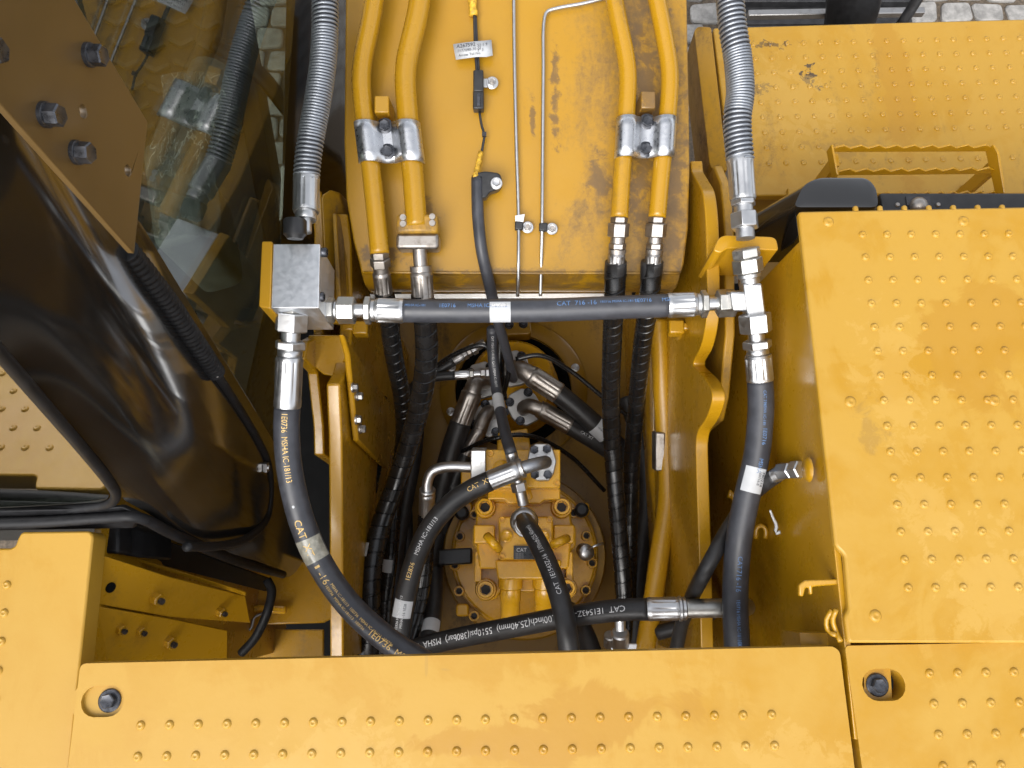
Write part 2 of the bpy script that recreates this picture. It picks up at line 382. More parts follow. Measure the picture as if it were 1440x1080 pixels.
def glass(name, tint, ior=1.5, rough=0.0):
    mt = bpy.data.materials.new(name); mt.use_nodes = True; t = mt.node_tree; t.nodes.clear()
    o = t.nodes.new('ShaderNodeOutputMaterial'); tr = t.nodes.new('ShaderNodeBsdfTransparent'); tr.inputs[0].default_value = (*tint, 1)
    gl = t.nodes.new('ShaderNodeBsdfGlossy'); gl.inputs['Roughness'].default_value = rough; gl.inputs[0].default_value = (1, 1, 1, 1)
    fr = t.nodes.new('ShaderNodeFresnel'); ge = t.nodes.new('ShaderNodeNewGeometry')      # same index on both faces of the pane
    mr = t.nodes.new('ShaderNodeMapRange'); mr.inputs['To Min'].default_value = ior; mr.inputs['To Max'].default_value = 1 / ior
    t.links.new(ge.outputs['Backfacing'], mr.inputs['Value']); t.links.new(mr.outputs[0], fr.inputs['IOR'])
    mx = t.nodes.new('ShaderNodeMixShader'); t.links.new(fr.outputs[0], mx.inputs[0]); t.links.new(tr.outputs[0], mx.inputs[1]); t.links.new(gl.outputs[0], mx.inputs[2]); t.links.new(mx.outputs[0], o.inputs[0])
    return mt
M['glass'] = glass('green_tinted_glass', (.54, .585, .53), 1.6)
def film():
    mt = glass('crinkled_clear_film', (.86, .88, .86), 1.7, .12); t = mt.node_tree
    n = noise(t, 28, 4, .6, stretch=(1, .5, 1), dist=1.5); bn = t.nodes.new('ShaderNodeBump'); bn.inputs['Strength'].default_value = 1; bn.inputs['Distance'].default_value = .02
    t.links.new(n, bn.inputs['Height'])
    for q in t.nodes:
        if q.type in ('BSDF_GLOSSY', 'FRESNEL'): t.links.new(bn.outputs[0], q.inputs['Normal'])
    # white crease lines, painting the film's crinkle highlights into its colour
    mx = [q for q in t.nodes if q.type == 'MIX_SHADER'][0]; out = [q for q in t.nodes if q.type == 'OUTPUT_MATERIAL'][0]
    c1 = noise(t, 16, 3, .5, stretch=(1, .45, .6), dist=2.5); k = ramp(t, math_(t, 'ABSOLUTE', math_(t, 'SUBTRACT', c1, .5)), 0, .022, .75, 0)
    c2 = noise(t, 5, 4, .6); k = math_(t, 'ADD', math_(t, 'MULTIPLY', k, ramp(t, c2, .4, .6, .2, 1)), .10)
    df = t.nodes.new('ShaderNodeBsdfDiffuse'); df.inputs[0].default_value = (.8, .82, .8, 1); m2 = t.nodes.new('ShaderNodeMixShader')
    t.links.new(k, m2.inputs[0]); t.links.new(mx.outputs[0], m2.inputs[1]); t.links.new(df.outputs[0], m2.inputs[2]); t.links.new(m2.outputs[0], out.inputs[0])
    return mt
M['film'] = film()
M['darkglass'] = glass('mirror_tinted_glass', (.30, .32, .28), 4.6)

# ---------------------------------------------------------------- small shared pieces
def mk_hex(af, h, flange=0.0):
    def f():
        R = af / 2 / math.cos(math.pi / 6); V = []; F = []; z0 = 0
        if flange:
            n = 24
            for (z, r) in ((0, flange), (h * .22, flange), (h * .30, flange * .9)):
                V += [(r * math.cos(2 * math.pi * k / n), r * math.sin(2 * math.pi * k / n), z) for k in range(n)]
            for i in range(2):
                for k in range(n): F.append((i * n + k, i * n + (k + 1) % n, (i + 1) * n + (k + 1) % n, (i + 1) * n + k))
            F.append(tuple(2 * n + k for k in range(n))); z0 = h * .29
        o = len(V)
        for (z, q) in ((z0, 1), (h * .88, 1), (h, .88)):
            V += [(R * q * math.cos(math.pi / 3 * k), R * q * math.sin(math.pi / 3 * k), z) for k in range(6)]
        for i in range(2):
            for k in range(6): F.append((o + i * 6 + k, o + i * 6 + (k + 1) % 6, o + (i + 1) * 6 + (k + 1) % 6, o + (i + 1) * 6 + k))
        # shallow forged dish on top
        oo = len(V); V += [(R * .62 * math.cos(math.pi / 3 * k), R * .62 * math.sin(math.pi / 3 * k), h * .95) for k in range(6)]
        for k in range(6): F.append((o + 12 + k, o + 12 + (k + 1) % 6, oo + (k + 1) % 6, oo + k))
        F.append(tuple(oo + k for k in range(6)))
        return V, F, 30
    return f
def bolt(parent, pos, nrm, af=.014, h=.009, flange=None, mat=None, name='bolt', spin=None):
    flange = af * .72 if flange is None else flange
    spin = random.random() if spin is None else spin
    return inst(name, ('hex', af, h, flange), mk_hex(af, h, flange), mat or M['bolt'], parent, pos, nrm, spin)
def mk_socket(r, h):
    def f():
        n = 24; V = []; F = []; P = [(0, r), (h * .85, r), (h, r * .9), (h, r * .66), (h * .1, r * .62)]
        for (z, q) in P: V += [(q * math.cos(2 * math.pi * k / n), q * math.sin(2 * math.pi * k / n), z) for k in range(n)]
        for i in range(len(P) - 1):
            for k in range(n): F.append((i * n + k, i * n + (k + 1) % n, (i + 1) * n + (k + 1) % n, (i + 1) * n + k))
        F.append(tuple((len(P) - 1) * n + k for k in range(n))); return V, F, 35
    return f
def mk_plug(r):
    return lambda: ([(r * math.cos(math.pi / 3 * k), r * math.sin(math.pi / 3 * k), 0) for k in range(6)], [tuple(range(6))], 30)
def socket(parent, pos, nrm, r, h, mat, name='bolt'):
    b = inst(name, ('soc', r, h), mk_socket(r, h), mat, parent, pos, nrm, random.random())
    inst('hex_shade', ('plug', r), mk_plug(r * .6), M['socketshade'], b, Vector(pos) + Vector(nrm).normalized() * h * .3, nrm)  # dark disc standing in for the shade down the hex socket
    return b
def socket_(parent, pos, nrm, r, h, mat, name='bolt'):
    return inst(name, ('soc', r, h), mk_socket(r, h), mat, parent, pos, nrm, random.random())
def mk_dimple(r):
    def f():
        n = 14; V = []; F = []; P = [(-.001, r * 1.06), (.0003, r), (.0016, r * .84), (.0027, r * .62), (.0029, r * .45), (.0019, r * .22)]
        for (z, q) in P: V += [(q * math.cos(2 * math.pi * k / n), q * math.sin(2 * math.pi * k / n), z) for k in range(n)]
        for i in range(len(P) - 1):
            for k in range(n): F.append((i * n + k, i * n + (k + 1) % n, (i + 1) * n + (k + 1) % n, (i + 1) * n + k))
        F.append(tuple((len(P) - 1) * n + k for k in range(n))); return V, F, 60
    return f
def dimples(parent, o, ex, ey, nx, ny, mat, r=.0054, skip=None):
    o = Vector(o)
    for j in range(ny):
        for i in range(nx):
            if skip and skip(i, j): continue
            inst('dimple', ('dim', r), mk_dimple(r), mat, parent, o + ex * i + ey * j, (0, 0, 1))
def stadium(c, ex, ey, half, r, n=8):
    c = Vector(c); P = []
    for k in range(n + 1):
        an = -math.pi / 2 + math.pi * k / n; P.append(c + ex * (half + r * math.cos(an)) + ey * (r * math.sin(an)))
    for k in range(n + 1):
        an = math.pi / 2 + math.pi * k / n; P.append(c + ex * (-half + r * math.cos(an)) + ey * (r * math.sin(an)))
    return P
def rpoly(pts, rad, n=5):
    """round the corners of a 3-D polygon"""
    P = [Vector(p) for p in pts]; out = []; k = len(P)
    for i in range(k):
        r = rad[i] if isinstance(rad, (list, tuple)) else rad
        a, b, c = P[i - 1], P[i], P[(i + 1) % k]
        if r <= 0: out.append(b); continue
        u = (a - b); v = (c - b); r1 = min(r, u.length * .48, v.length * .48); p = b + u.normalized() * r1; q = b + v.normalized() * r1
        for s in range(n + 1):
            t = s / n; out.append(p * (1 - t) ** 2 + b * 2 * t * (1 - t) + q * t * t)
    return out
ZUP = Vector((0, 0, 1))
# ================================================================ ground
def zd(d): return CZ - d
g = add('ground', [(-30, -30, 0), (30, -30, 0), (30, 60, 0), (-30, 60, 0)], [(0, 1, 2, 3)], M['joint']); g['kind'] = 'structure'
def pavers(x0, x1, y0, y1):
    px_, py_ = .165, .125; j = 0; y = y0
    while y < y1:
        x = x0 + (j % 2) * px_ * .5
        while x < x1:
            q = [Vector((x + a * (px_ - .022) + random.uniform(-.012, .012), y + b * (py_ - .02) + random.uniform(-.01, .01), -.01)) for a, b in ((0, 0), (1, 0), (1, 1), (0, 1))]
            h = .018 + random.uniform(-.004, .004)
            prism('paver', rpoly(q, .022, 2), (0, 0, .01 + h), M['concrete'], g, bevel=.006, seg=1)
            x += px_
        y += py_; j += 1
pavers(-1.75, -.55, 1.55, 3.15)
pavers(.55, .95, 2.2, 3.1)
pavers(1.95, 2.75, 2.45, 3.1)

# ================================================================ upper frame with the boom-foot bay
FD = 1.95
fr = thing('upper_frame', 'yellow steel upper frame with deep bay between two upright boom plates', 'machine frame', D(730, 700, FD))
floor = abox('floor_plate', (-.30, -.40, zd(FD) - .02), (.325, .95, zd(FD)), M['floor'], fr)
abox('void_shade_sheet', (-.9, -.45, zd(2.45)), (1.3, 1.0, zd(2.42)), M['void'], fr)  # black sheet added deep down so the gaps beside the bay look shaded
abox('rear_light_stop', (-.62, -.42, zd(FD)), (.56, -.39, zd(1.06)), M['frame'], fr)  # unseen, added to stop light entering the bay from behind
abox('front_light_stop', (-.29, .93, zd(FD)), (.3, .95, zd(1.45)), M['frame'], fr)  # unseen under the boom, added to close the bay against light
def yzplate(name, pts, x0, thick, mat, parent, bottom=FD, bevel=.003, rad=0):
    P = [PX(px, py, x0) for px, py in pts]
    if rad: P = P[:1] + rpoly(P, [0] + [rad] * (len(P) - 2) + [0], 5)[1:]
    lo = zd(bottom); P = P + [Vector((x0, P[-1].y, lo)), Vector((x0, P[0].y, lo))]
    return prism(name, P, (thick, 0, 0), mat, parent, bevel=bevel)
# left boom plates
yzplate('side_plate', [(489, 300), (494, 345), (496, 455), (492, 500), (486, 525), (478, 540), (479, 570), (481, 610), (482, 700), (483, 930)], -.275, -.022, M['frame'], fr)
yzplate('outer_plate', [(452, 268), (456, 330), (455, 470), (434, 480), (429, 505), (447, 524), (455, 600), (456, 640)], -.33, -.018, M['frame'], fr)
prism('boom_ear', rpoly([A(451, 274, 1.27), A(464, 266, 1.27), A(478, 270, 1.30), A(485, 295, 1.32), A(490, 360, 1.32), A(492, 455, 1.32), A(464, 455, 1.30), A(456, 380, 1.28)], .006), FV * .3, M['grimy'], fr, bevel=.004)
prism('ear_liner', [A(467, 300, 1.262), A(473, 300, 1.262), A(481, 450, 1.27), A(474, 450, 1.27)], FV * .05, M['grimy'], fr, bevel=.002)
yzplate('web_plate', [(484, 470), (492, 500), (499, 570), (504, 620)], -.262, -.01, M['frame'], fr, bottom=1.6)
prism('gusset_plate', [A(433, 471, 1.29), A(484, 471, 1.29), A(489, 500, 1.29), A(474, 530, 1.29), A(455, 527, 1.29), A(429, 506, 1.29)], FV * .02, M['frame'], fr, bevel=.003)
# cast pad under the manifold, left and right of the boom foot
for sx, c in ((-1, A(508, 463, 1.33)), (1, A(950, 462, 1.33))):
    obox('pad', c, (.013, 0, 0), (0, .012, 0), (0, 0, .012), M['frame'], fr, bevel=.003)
    obox('pad_web', c + Vector((sx * .022, .002, -.022)), (.012, 0, 0), (0, .007, 0), (0, 0, .03), M['frame'], fr, bevel=.004)
for (px, py) in ((495, 545), (502, 557), (500, 590), (506, 603)):
    bolt(fr, PX(px, py, -.262), (1, 0, 0), .012, .010, name='bolt', mat=M['steel'])
# right boom plates
RIN = [(971, 226), (972, 241), (988, 269), (991, 292), (993, 320), (995, 440), (987, 488), (972, 513), (993, 533), (1004, 556), (995, 587), (978, 611), (980, 690), (983, 780), (986, 930)]
rsp = yzplate('side_plate', RIN, .30, .020, M['frame'], fr, rad=.03)
yzplate('outer_plate', [(1003, 233), (1013, 258), (1016, 287), (1019, 330), (1020, 470), (1012, 560), (1005, 592)], .345, .016, M['grimy'], fr, bottom=1.5)
prism('boom_ear', [A(968, 262, 1.33), A(984, 262, 1.33), A(991, 300, 1.33), A(993, 425, 1.33), A(972, 430, 1.33)], FV * .3, M['grimy'], fr, bevel=.003)
# thin bright edge of the cross plate under the hose
prism('cross_plate', [A(520, 413, 1.44), A(880, 412, 1.44), A(880, 419, 1.44), A(520, 420, 1.44)], (0, 0, -.12), M['flangewhite'], fr, bevel=.001)
# sealed ring in the floor and access pad
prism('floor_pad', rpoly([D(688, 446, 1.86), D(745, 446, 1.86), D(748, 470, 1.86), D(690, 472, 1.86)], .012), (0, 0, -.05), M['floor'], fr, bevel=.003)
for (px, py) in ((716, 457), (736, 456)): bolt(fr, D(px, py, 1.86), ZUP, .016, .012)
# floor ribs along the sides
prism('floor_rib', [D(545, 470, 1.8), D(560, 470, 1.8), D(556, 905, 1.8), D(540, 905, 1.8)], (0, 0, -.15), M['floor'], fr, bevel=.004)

# ================================================================ ground-level crawler track far below, at the top edge of the picture
tr = thing('crawler_track', 'dark crawler track with pale steel bar far below beyond the step', 'track', D(1150, 0, 2.45))
for k in range(5):
    y0 = D(1150, 34, 2.45).y + .12 * k - .06
    c = Vector((D(1150, 20, 2.45).x, y0, zd(2.47)))
    obox('track_shoe', c, (.36, 0, 0), (0, .054, 0), (0, 0, .012), M['track'], tr, bevel=.004)
    obox('grouser', c + Vector((0, .03, .026)), (.36, 0, 0), (0, .007, 0), (0, 0, .016), M['track'], tr, bevel=.003)
pb = A(1175, 19, 2.62)
obox('guide_bar', pb, (.30, .006, 0), (0, .012, 0), (0, 0, .012), M['steel'], tr, bevel=.003)
lg = sweep('guard_post', Path([A(1200, -30, 2.4), A(1200, 4, 2.45), A(1195, 32, 2.6)]), .082, M['seal'], tr, sides=14, step=.03)
sweep('tie_rod', Path([A(1300, -18, 2.4), A(1282, 12, 2.45), A(1266, 36, 2.5)]), .017, M['track'], tr, sides=10, step=.03)

# ================================================================ rear cover panel (foreground)
SHEET = {}
def panel(name, label, pts, d, mat, rad=.006, thick=.03, holes=(), cat='cover panel', bev=.0025):
    P = [D(px, py, d) for px, py in pts]; c = sum(P, Vector()) / len(P)
    t = thing(name, label, cat, Vector((c.x, c.y, zd(d) - thick)))
    s = prism('cover_sheet', rpoly(P, rad), (0, 0, -thick), mat, t, holes=holes, bevel=bev)
    SHEET[t] = s
    return t
S = .0336
bd = .98
ex = (D(1085, 1005, bd) - D(198, 1020, bd)); nx_ = round(ex.length / S); ex = ex / nx_; ey = Vector((ex.y, -ex.x, 0))
exn = ex.normalized(); eyn = ey.normalized()
h1 = stadium(D(144, 986, bd), exn, -eyn, m(9, .93), m(20.5, .93))
rp = panel('rear_cover_panel', 'wide dimpled yellow cover panel in the foreground with bolt slot at left end', [(113, 933), (640, 921), (1172, 909), (1181, 916), (1212, 1160), (86, 1160)], bd, M['top'], holes=[h1], rad=.008)
prism('bolt_seat', stadium(D(144, 986, bd + .006), exn, -eyn, m(18, .93), m(26, .93)), (0, 0, -.02), M['top'], rp)
bolt(rp, D(155, 985, bd + .0065), ZUP, .0155, .010, .0135, name='bolt', spin=.2)
dimples(SHEET[rp], D(198, 1020, bd), ex, ey, nx_ + 1, 2, M['top'])
dimples(SHEET[rp], D(198, 1020, bd) + ey * 2, ex, ey, nx_ + 1, 2, M['top'])
h2 = stadium(D(1243, 963, bd), exn, -eyn, m(9, .93), m(21, .93))
rp2 = panel('corner_cover_panel', 'yellow dimpled corner panel with slotted bolt hole, bottom right', [(1188, 908), (1480, 902), (1900, 897), (1980, 1160), (1224, 1160)], bd, M['top'], holes=[h2], rad=.006)
prism('bolt_seat', [D(1215, 940, bd + .012), D(1252, 940, bd + .012), D(1255, 990, bd + .012), D(1215, 990, bd + .012)], (0, 0, -.02), M['frame'], rp2)
bolt(rp2, D(1233, 963, bd + .0125), ZUP, .0155, .010, .0135, name='bolt', spin=.1)
o2 = D(1307, 947, bd); dimples(SHEET[rp2], o2, ex, ey, 13, 5, M['top'])
# channel under the gap between the two panels
abox('gap_channel', (D(1170, 905, bd).x - .02, -.39, zd(1.10)), (D(1230, 1100, bd).x + .04, D(1180, 893, bd).y, zd(1.03)), M['frame'], fr)

# ================================================================ left cover panel
lp = panel('side_cover_panel', 'plain yellow side cover with notched corner behind the cab', [(-700, 771), (14, 771), (21, 768), (25, 757), (30, 748), (126, 747), (131, 754), (88, 1165), (-700, 1165)], 1.0, M['top'], rad=[0, 0, .004, 0, .004, .004, .004, 0, 0], thick=.035)
o3 = D(6, 862, 1.0); ey3 = (D(-2, 943, 1.0) - D(6, 862, 1.0)) / 2
dimples(SHEET[lp], o3, Vector((-S, 0, 0)), ey3, 9, 7, M['top'], skip=lambda i, j: False)
dimples(SHEET[lp], o3 - ey3, Vector((-S, 0, 0)), ey3, 9, 1, M['top'])
# inspection dot near the corner
# wall below it with nuts, seen from the right
wx = -.545
wl = thing('mount_wall', 'ochre upright frame wall with square nuts beneath the cab corner', 'frame wall', (wx, 0, zd(1.7)))
a_, b_ = PX(140, 775, wx), PX(118, 925, wx)
prism('wall_sheet', [Vector((wx - .012, .16, zd(1.04))), Vector((wx - .012, -.14, zd(1.04))), Vector((wx - .012, -.14, zd(FD))), Vector((wx - .012, .16, zd(FD)))], (.010, 0, 0), M['frame'], wl, bevel=.001)
def slope(px, py):                       # inner wall leans inwards towards its foot
    return PL(px, py, SLP, SLN)
SLP = Vector((wx, 0, zd(1.05))); SLN = Vector((.86, -.28, .40)).normalized()
wq = [slope(126, 775), slope(240, 812), slope(345, 838), slope(352, 876), slope(240, 868), slope(118, 846)]
prism('upper_sheet', wq, -SLN * .008, M['frame'], wl, bevel=.001)
wq = [slope(118, 849), slope(240, 870), slope(318, 886), slope(318, 945), slope(100, 945)]
prism('lower_sheet', [p + SLN * .003 for p in wq], -SLN * .008, M['frame'], wl, bevel=.001)
for (px, py, s) in ((217, 841, .016), (308, 860, .014), (167, 884, .013), (195, 887, .013), (235, 902, .016)):
    inst('nut', ('hexn', s), mk_hex(s, s * .8, 0), M['frame'], wl, slope(px, py), SLN, .3)
    turn('thread_end', slope(px, py) + SLN * s * .8, SLN, [(0, s * .28), (s * .35, s * .28)], M['bolt'], wl, sides=10)
turn('plug_hole', slope(155, 826) - SLN * .002, SLN, [(0, .007), (.004, .007)], M['void'], wl, sides=14)  # hole's shaded inside painted as a black disc
# rest of deck left of the bay, below the cab
dk = thing('deck_plate', 'ochre deck plate with folded edge between mount wall and boom plate', 'deck plate', D(420, 830, 1.6))
prism('deck_sheet', [D(330, 790, 1.72), D(470, 790, 1.72), D(470, 868, 1.72), D(455, 876, 1.72), D(330, 880, 1.72)], (0, 0, -.01), M['frame'], dk, bevel=.003)
prism('lower_step', [D(325, 885, 1.86), D(455, 885, 1.86), D(455, 950, 1.86), D(325, 950, 1.86)], (0, 0, -.01), M['frame'], dk, bevel=.003)
obox('latch', D(343, 855, 1.69), (.018, 0, 0), (0, .018, 0), (0, 0, .012), M['cast'], dk, bevel=.003)
obox('latch_bar', D(380, 857, 1.70), (.035, -.001, 0), (0, .008, 0), (0, 0, .008), M['cast'], dk, bevel=.005)
sweep('latch_rod', Path([D(337, 888, 1.68), D(352, 885, 1.68), D(358, 868, 1.68), D(372, 862, 1.68)]), .003, M['galv'], dk, sides=8)

# ================================================================ right hood
hd = .97
HP = [(1123, 297), (1900, 281), (2080, 700), (2170, 905), (1193, 904), (1188, 866), (1194, 856), (1188, 780), (1175, 768)]
hp = [D(px, py, hd) for px, py in HP]
ho = thing('right_hood', 'large dimpled yellow hood to the right of the bay, dusty with shoe marks', 'hood', (hp[0].x + .2, .2, zd(FD)))
HT = prism('hood_top', rpoly(hp, .005), (0, 0, -.012), M['hood'], ho, bevel=.003)
wt = [(1121, 318), (1146, 520), (1174, 770), (1180, 778), (1189, 905)]
W0 = [D(px, py, hd + .012) for px, py in wt]
xw = W0[0].x
wall = [Vector((xw + .004, W0[0].y - .02, zd(hd) - .012)), Vector((xw + .004, -.17, zd(hd) - .012)), Vector((xw - .01, -.17, zd(FD))), Vector((xw - .01, W0[0].y + .03, zd(FD)))]
prism('hood_side', wall, (.008, 0, 0), M['frame'], ho, bevel=.001)

abox('hood_front', (xw + .01, W0[0].y - .03, zd(FD)), (1.3, W0[0].y - .02, zd(hd) - .014), M['frame'], ho)
o4 = D(1213, 330, hd); e4x = Vector((S, S * .006, 0)); e4y = Vector((0, -S, 0))
big = {(-1.35, -.55), }
dimples(HT, o4, e4x, e4y, 17, 15, M['hood'], r=.0054)
for (px, py) in ((1165, 312), (1196, 565), (1398, 563), (1355, 311), (1231, 866)):
    inst('rivet', ('dim', .0075), mk_dimple(.0075), M['hood'], HT, D(px, py, hd), ZUP)
for k in range(7):   # edge bumps along the front fold
    turn('hinge_knob', D(1205 + k * 34.5, 296 - k * .3, hd) + Vector((0, .004, -.004)), (0, 1, 0), [(-.004, .004), (.002, .004), (.004, .0025)], M['hood'], ho, sides=10)
# latch hooks and hanger on the hood side
def side(px, py, dx=0): return PX(px, py, xw + .0005 + dx)
hk = turn('weld_ring', side(1137, 660, -.0045), (-1, 0, 0), [(0, .017), (.002, .016), (.005, .012)], M['frame'], ho, sides=20)
HKA = .955
prism('hanger_hook', [A(1182, 814, HKA), A(1132, 816, HKA), A(1124, 822, HKA), A(1124, 838, HKA), A(1130, 839, HKA), A(1133, 827, HKA), A(1138, 826, HKA), A(1139, 836, HKA), A(1143, 836, HKA), A(1143, 825, HKA), A(1182, 822, HKA)], (0, 0, -.008), M['tube'], ho, bevel=.002)
sweep('wire_loop', Path([A(1170, 858, .94), A(1162, 872, .945), A(1165, 888, .945), A(1176, 893, .935)]), .0032, M['tube'], ho, sides=8)
sweep('wire_loop', Path([A(1176, 857, .935), A(1171, 872, .94), A(1176, 888, .94), A(1182, 902, .93)]), .0032, M['tube'], ho, sides=8)
sweep('cable_hook', Path([A(1063, 757, 1.2), A(1064, 742, 1.2), A(1072, 739, 1.2), A(1077, 746, 1.2), A(1076, 757, 1.2)]), .004, M['tube'], ho, sides=8)
sweep('wire_staple', Path([A(1026, 700, 1.32), A(1028, 690, 1.32), A(1034, 712, 1.32), A(1037, 728, 1.32)]), .004, M['tube'], ho, sides=8)
zt = sweep('cable_tie', Path([A(1083, 718, 1.10), A(1087, 728, 1.11), A(1092, 740, 1.12), A(1090, 750, 1.125), A(1097, 748, 1.12)]), .0034, M['white'], None, sides=6, rfun=lambda s: .0014 + .03 * min(s, .04))
tag(zt, 'white cable tie end sticking out of the hood side', 'cable tie')

# ================================================================ step platform behind the right hood
sdp = 1.354
SP = [(1003, 39), (1240, 32), (1428, 27), (1640, 23), (1700, 272), (1240, 273), (1062, 275), (1046, 274), (1027, 235)]
sp = thing('step_platform', 'dimpled yellow step platform with scraped paint patch, upper right', 'platform', D(1220, 150, sdp + .1))
PS = prism('platform_sheet', rpoly([D(px, py, sdp) for px, py in SP], .006), (0, 0, -.02), M['step'], sp, bevel=.003)
e5x = (D(1411, 54, sdp) - D(1060, 62, sdp)) / 15; e5y = Vector((e5x.y, -e5x.x, 0))
dimples(PS, D(1060, 62, sdp), e5x, e5y, 18, 9, M['step'], r=.0062, skip=lambda i, j: j == 7 and 5 <= i <= 14)
# folded left rim, with the seam beside it
rim = [D(976, 43, sdp + .01), D(982, 37, sdp), D(1000, 38, sdp), D(1023, 240, sdp), D(1004, 240, sdp + .02), D(998, 232, sdp + .02)]
prism('side_rim', rpoly(rim, .006), (0, 0, -.10), M['grimy'], sp, bevel=.004)
for (x0, x1, y) in ((1107, 1125, 271), (1352, 1382, 266)):
    obox('hinge', D((x0 + x1) / 2, y, sdp - .004), (m(x1 - x0, 1.5) / 2, 0, 0), (0, .008, 0), (0, 0, .005), M['step'], sp, bevel=.002)
# lower skirt of the platform
lsp = prism('lower_skirt', [D(1040, 276, 1.50), D(1300, 274, 1.50), D(1300, 400, 1.50), D(1040, 400, 1.50)], (0, 0, -.01), M['step'], sp)

# serrated grip step
gs = thing('grip_step', 'yellow serrated grab step standing on the platform', 'grip step', D(1290, 240, sdp))
def rail(x0, y0, x1, y1, d, h=.015, n=9):
    a, b = D(x0, y0, d), D(x1, y1, d); P = []
    for k in range(n * 2 + 1):
        t = k / (n * 2); P.append(a.lerp(b, t) + ZUP * (.0055 if k % 2 else -.004))
    P += [b - ZUP * h, a - ZUP * h]
    return prism('rail', P, (0, -.0035, 0), M['bracket'], gs, bevel=.0006)
rail(1172, 205, 1396, 204, 1.19); rail(1180, 238, 1400, 236, 1.20); rail(1238, 271, 1404, 269, 1.21)
def cheek(pts, vec): prism('cheek', pts, vec, M['bracket'], gs, bevel=.001)
cheek([D(1172, 203, 1.185), D(1180, 246, 1.20), D(1180, 246, 1.20) - ZUP * .022, D(1172, 203, 1.185) - ZUP * .022], (-.004, 0, 0))
cheek([D(1396, 203, 1.185), D(1403, 215, 1.187), D(1412, 272, 1.20), D(1412, 272, 1.20) - ZUP * .022, D(1396, 203, 1.185) - ZUP * .022], (.004, 0, 0))
for (x, y) in ((1176, 225), (1402, 230)):
    c = D(x, y, 1.215); obox('foot', Vector((c.x, c.y, (c.z + zd(sdp)) / 2)), (.004, 0, 0), (0, .012, 0), (0, 0, (c.z - zd(sdp)) / 2 + .001), M['bracket'], gs)

# black cowl and camera rail in front of the hood
cw = thing('black_cowl', 'shiny black rounded plastic cowl in front of the hood corner', 'cowl', D(1170, 290, 1.35))
top_ = rpoly([D(1128, 258, 1.06), D(1150, 248, 1.06), D(1222, 248, 1.06), D(1236, 262, 1.06), D(1240, 292, 1.06), D(1112, 292, 1.06)], .012, 4)
V = []; F = []; n_ = len(top_); cc = sum(top_, Vector()) / n_
rings = [(0.80, 0), (.94, -.002), (1.0, -.010), (1.01, -.05), (1.02, -.20)]
for (s, z) in rings:
    for p in top_: V.append(cc + (p - cc) * s + Vector((-.09 * max(0, -z - .01) / .19 if p.x < cc.x else 0, 0, z)))
for i in range(len(rings) - 1):
    for k in range(n_): F.append((i * n_ + k, i * n_ + (k + 1) % n_, (i + 1) * n_ + (k + 1) % n_, (i + 1) * n_ + k))
F.append(tuple(range(n_))); add('cowl_shell', V, F, M['gloss'], cw, smooth=True)
prism('cowl_skirt', [D(1112, 270, 1.10), D(1118, 290, 1.08), D(1124, 330, 1.08), D(1090, 352, 1.30), D(1072, 334, 1.32)], (0, -.004, -.03), M['plastic'], cw, bevel=.004)
cr = thing('sensor_rail', 'black rail with square camera recess behind the hood edge', 'rail', D(1340, 285, 1.1))
abox('rail_bar', (D(1240, 290, 1.08).x, D(1340, 297, 1.08).y, zd(1.12)), (D(1600, 290, 1.08).x, D(1340, 271, 1.08).y, zd(1.08)), M['plastic'], cr, bevel=.003)
obox('recess', D(1291, 283, 1.079), (m(17, 1.17), 0, 0), (0, m(7, 1.17), 0), (0, 0, .0012), M['ink'], cr)
turn('lens', D(1291, 290, 1.079), ZUP, [(0, m(13, 1.17)), (.006, m(12, 1.17)), (.012, m(7, 1.17)), (.014, .001)], M['dull'], cr)
for px in (1262, 1319): turn('screw', D(px, 288, 1.0795), ZUP, [(0, .004), (.002, .003)], M['dull'], cr, sides=10)

# ================================================================ boom
BA = 1.25
bl = [(487, -140, BA), (486, 0, BA), (484, 200, BA), (487, 280, BA), (497, 340, BA), (505, 370, BA), (508, 384, BA), (509, 388, 1.262), (511, 396, 1.275), (514, 404, 1.31), (518, 409, 1.36), (520, 411, 1.45)]
br = [(964, -140, BA), (966, 0, BA), (969, 150, BA), (970, 240, BA), (968, 320, BA), (962, 370, BA), (958, 384, BA), (957, 388, 1.262), (955, 396, 1.275), (952, 404, 1.31), (948, 409, 1.36), (945, 411, 1.45)]
bo = thing('boom', 'wide yellow boom foot carrying pipes, with mud stains down its right side', 'boom', A(727, 200, 1.5))
V = []; F = []; nx2 = 12
for (l, r_) in zip(bl, br):
    for k in range(nx2 + 1):
        t = k / nx2; px = l[0] + (r_[0] - l[0]) * t; py = l[1] + (r_[1] - l[1]) * t; V.append(A(px, py, l[2]))
for i in range(len(bl) - 1):
    for k in range(nx2): q = i * (nx2 + 1) + k; F.append((q, q + 1, q + nx2 + 2, q + nx2 + 1))
nb = len(V)
for side_ in (0, nx2):      # side plates going down away from the camera
    for i in range(len(bl)): V.append(V[i * (nx2 + 1) + side_] + FV * .35)
for s_i, side_ in enumerate((0, nx2)):
    for i in range(len(bl) - 1):
        a, b = i * (nx2 + 1) + side_, (i + 1) * (nx2 + 1) + side_; c, d_ = nb + s_i * len(bl) + i, nb + s_i * len(bl) + i + 1
        F.append((a, b, d_, c))
add('boom_box', V, F, M['boom'], bo, smooth=True, bevel=.003)
# weld line near the foot
sweep('weld_seam', Path([A(512, 383, BA - .001), A(720, 384, BA - .001), A(955, 384, BA - .001)], per=3), .0022, M['boom'], bo, sides=8, step=.02)
# clamp posts
for (px, py) in ((541, 156), (907, 150)):
    obox('clamp_post', A(px, py, 1.215), (m(10, 1.2), 0, 0), -DV * m(12, 1.2), FV * .03, M['boom'], bo, bevel=.002)
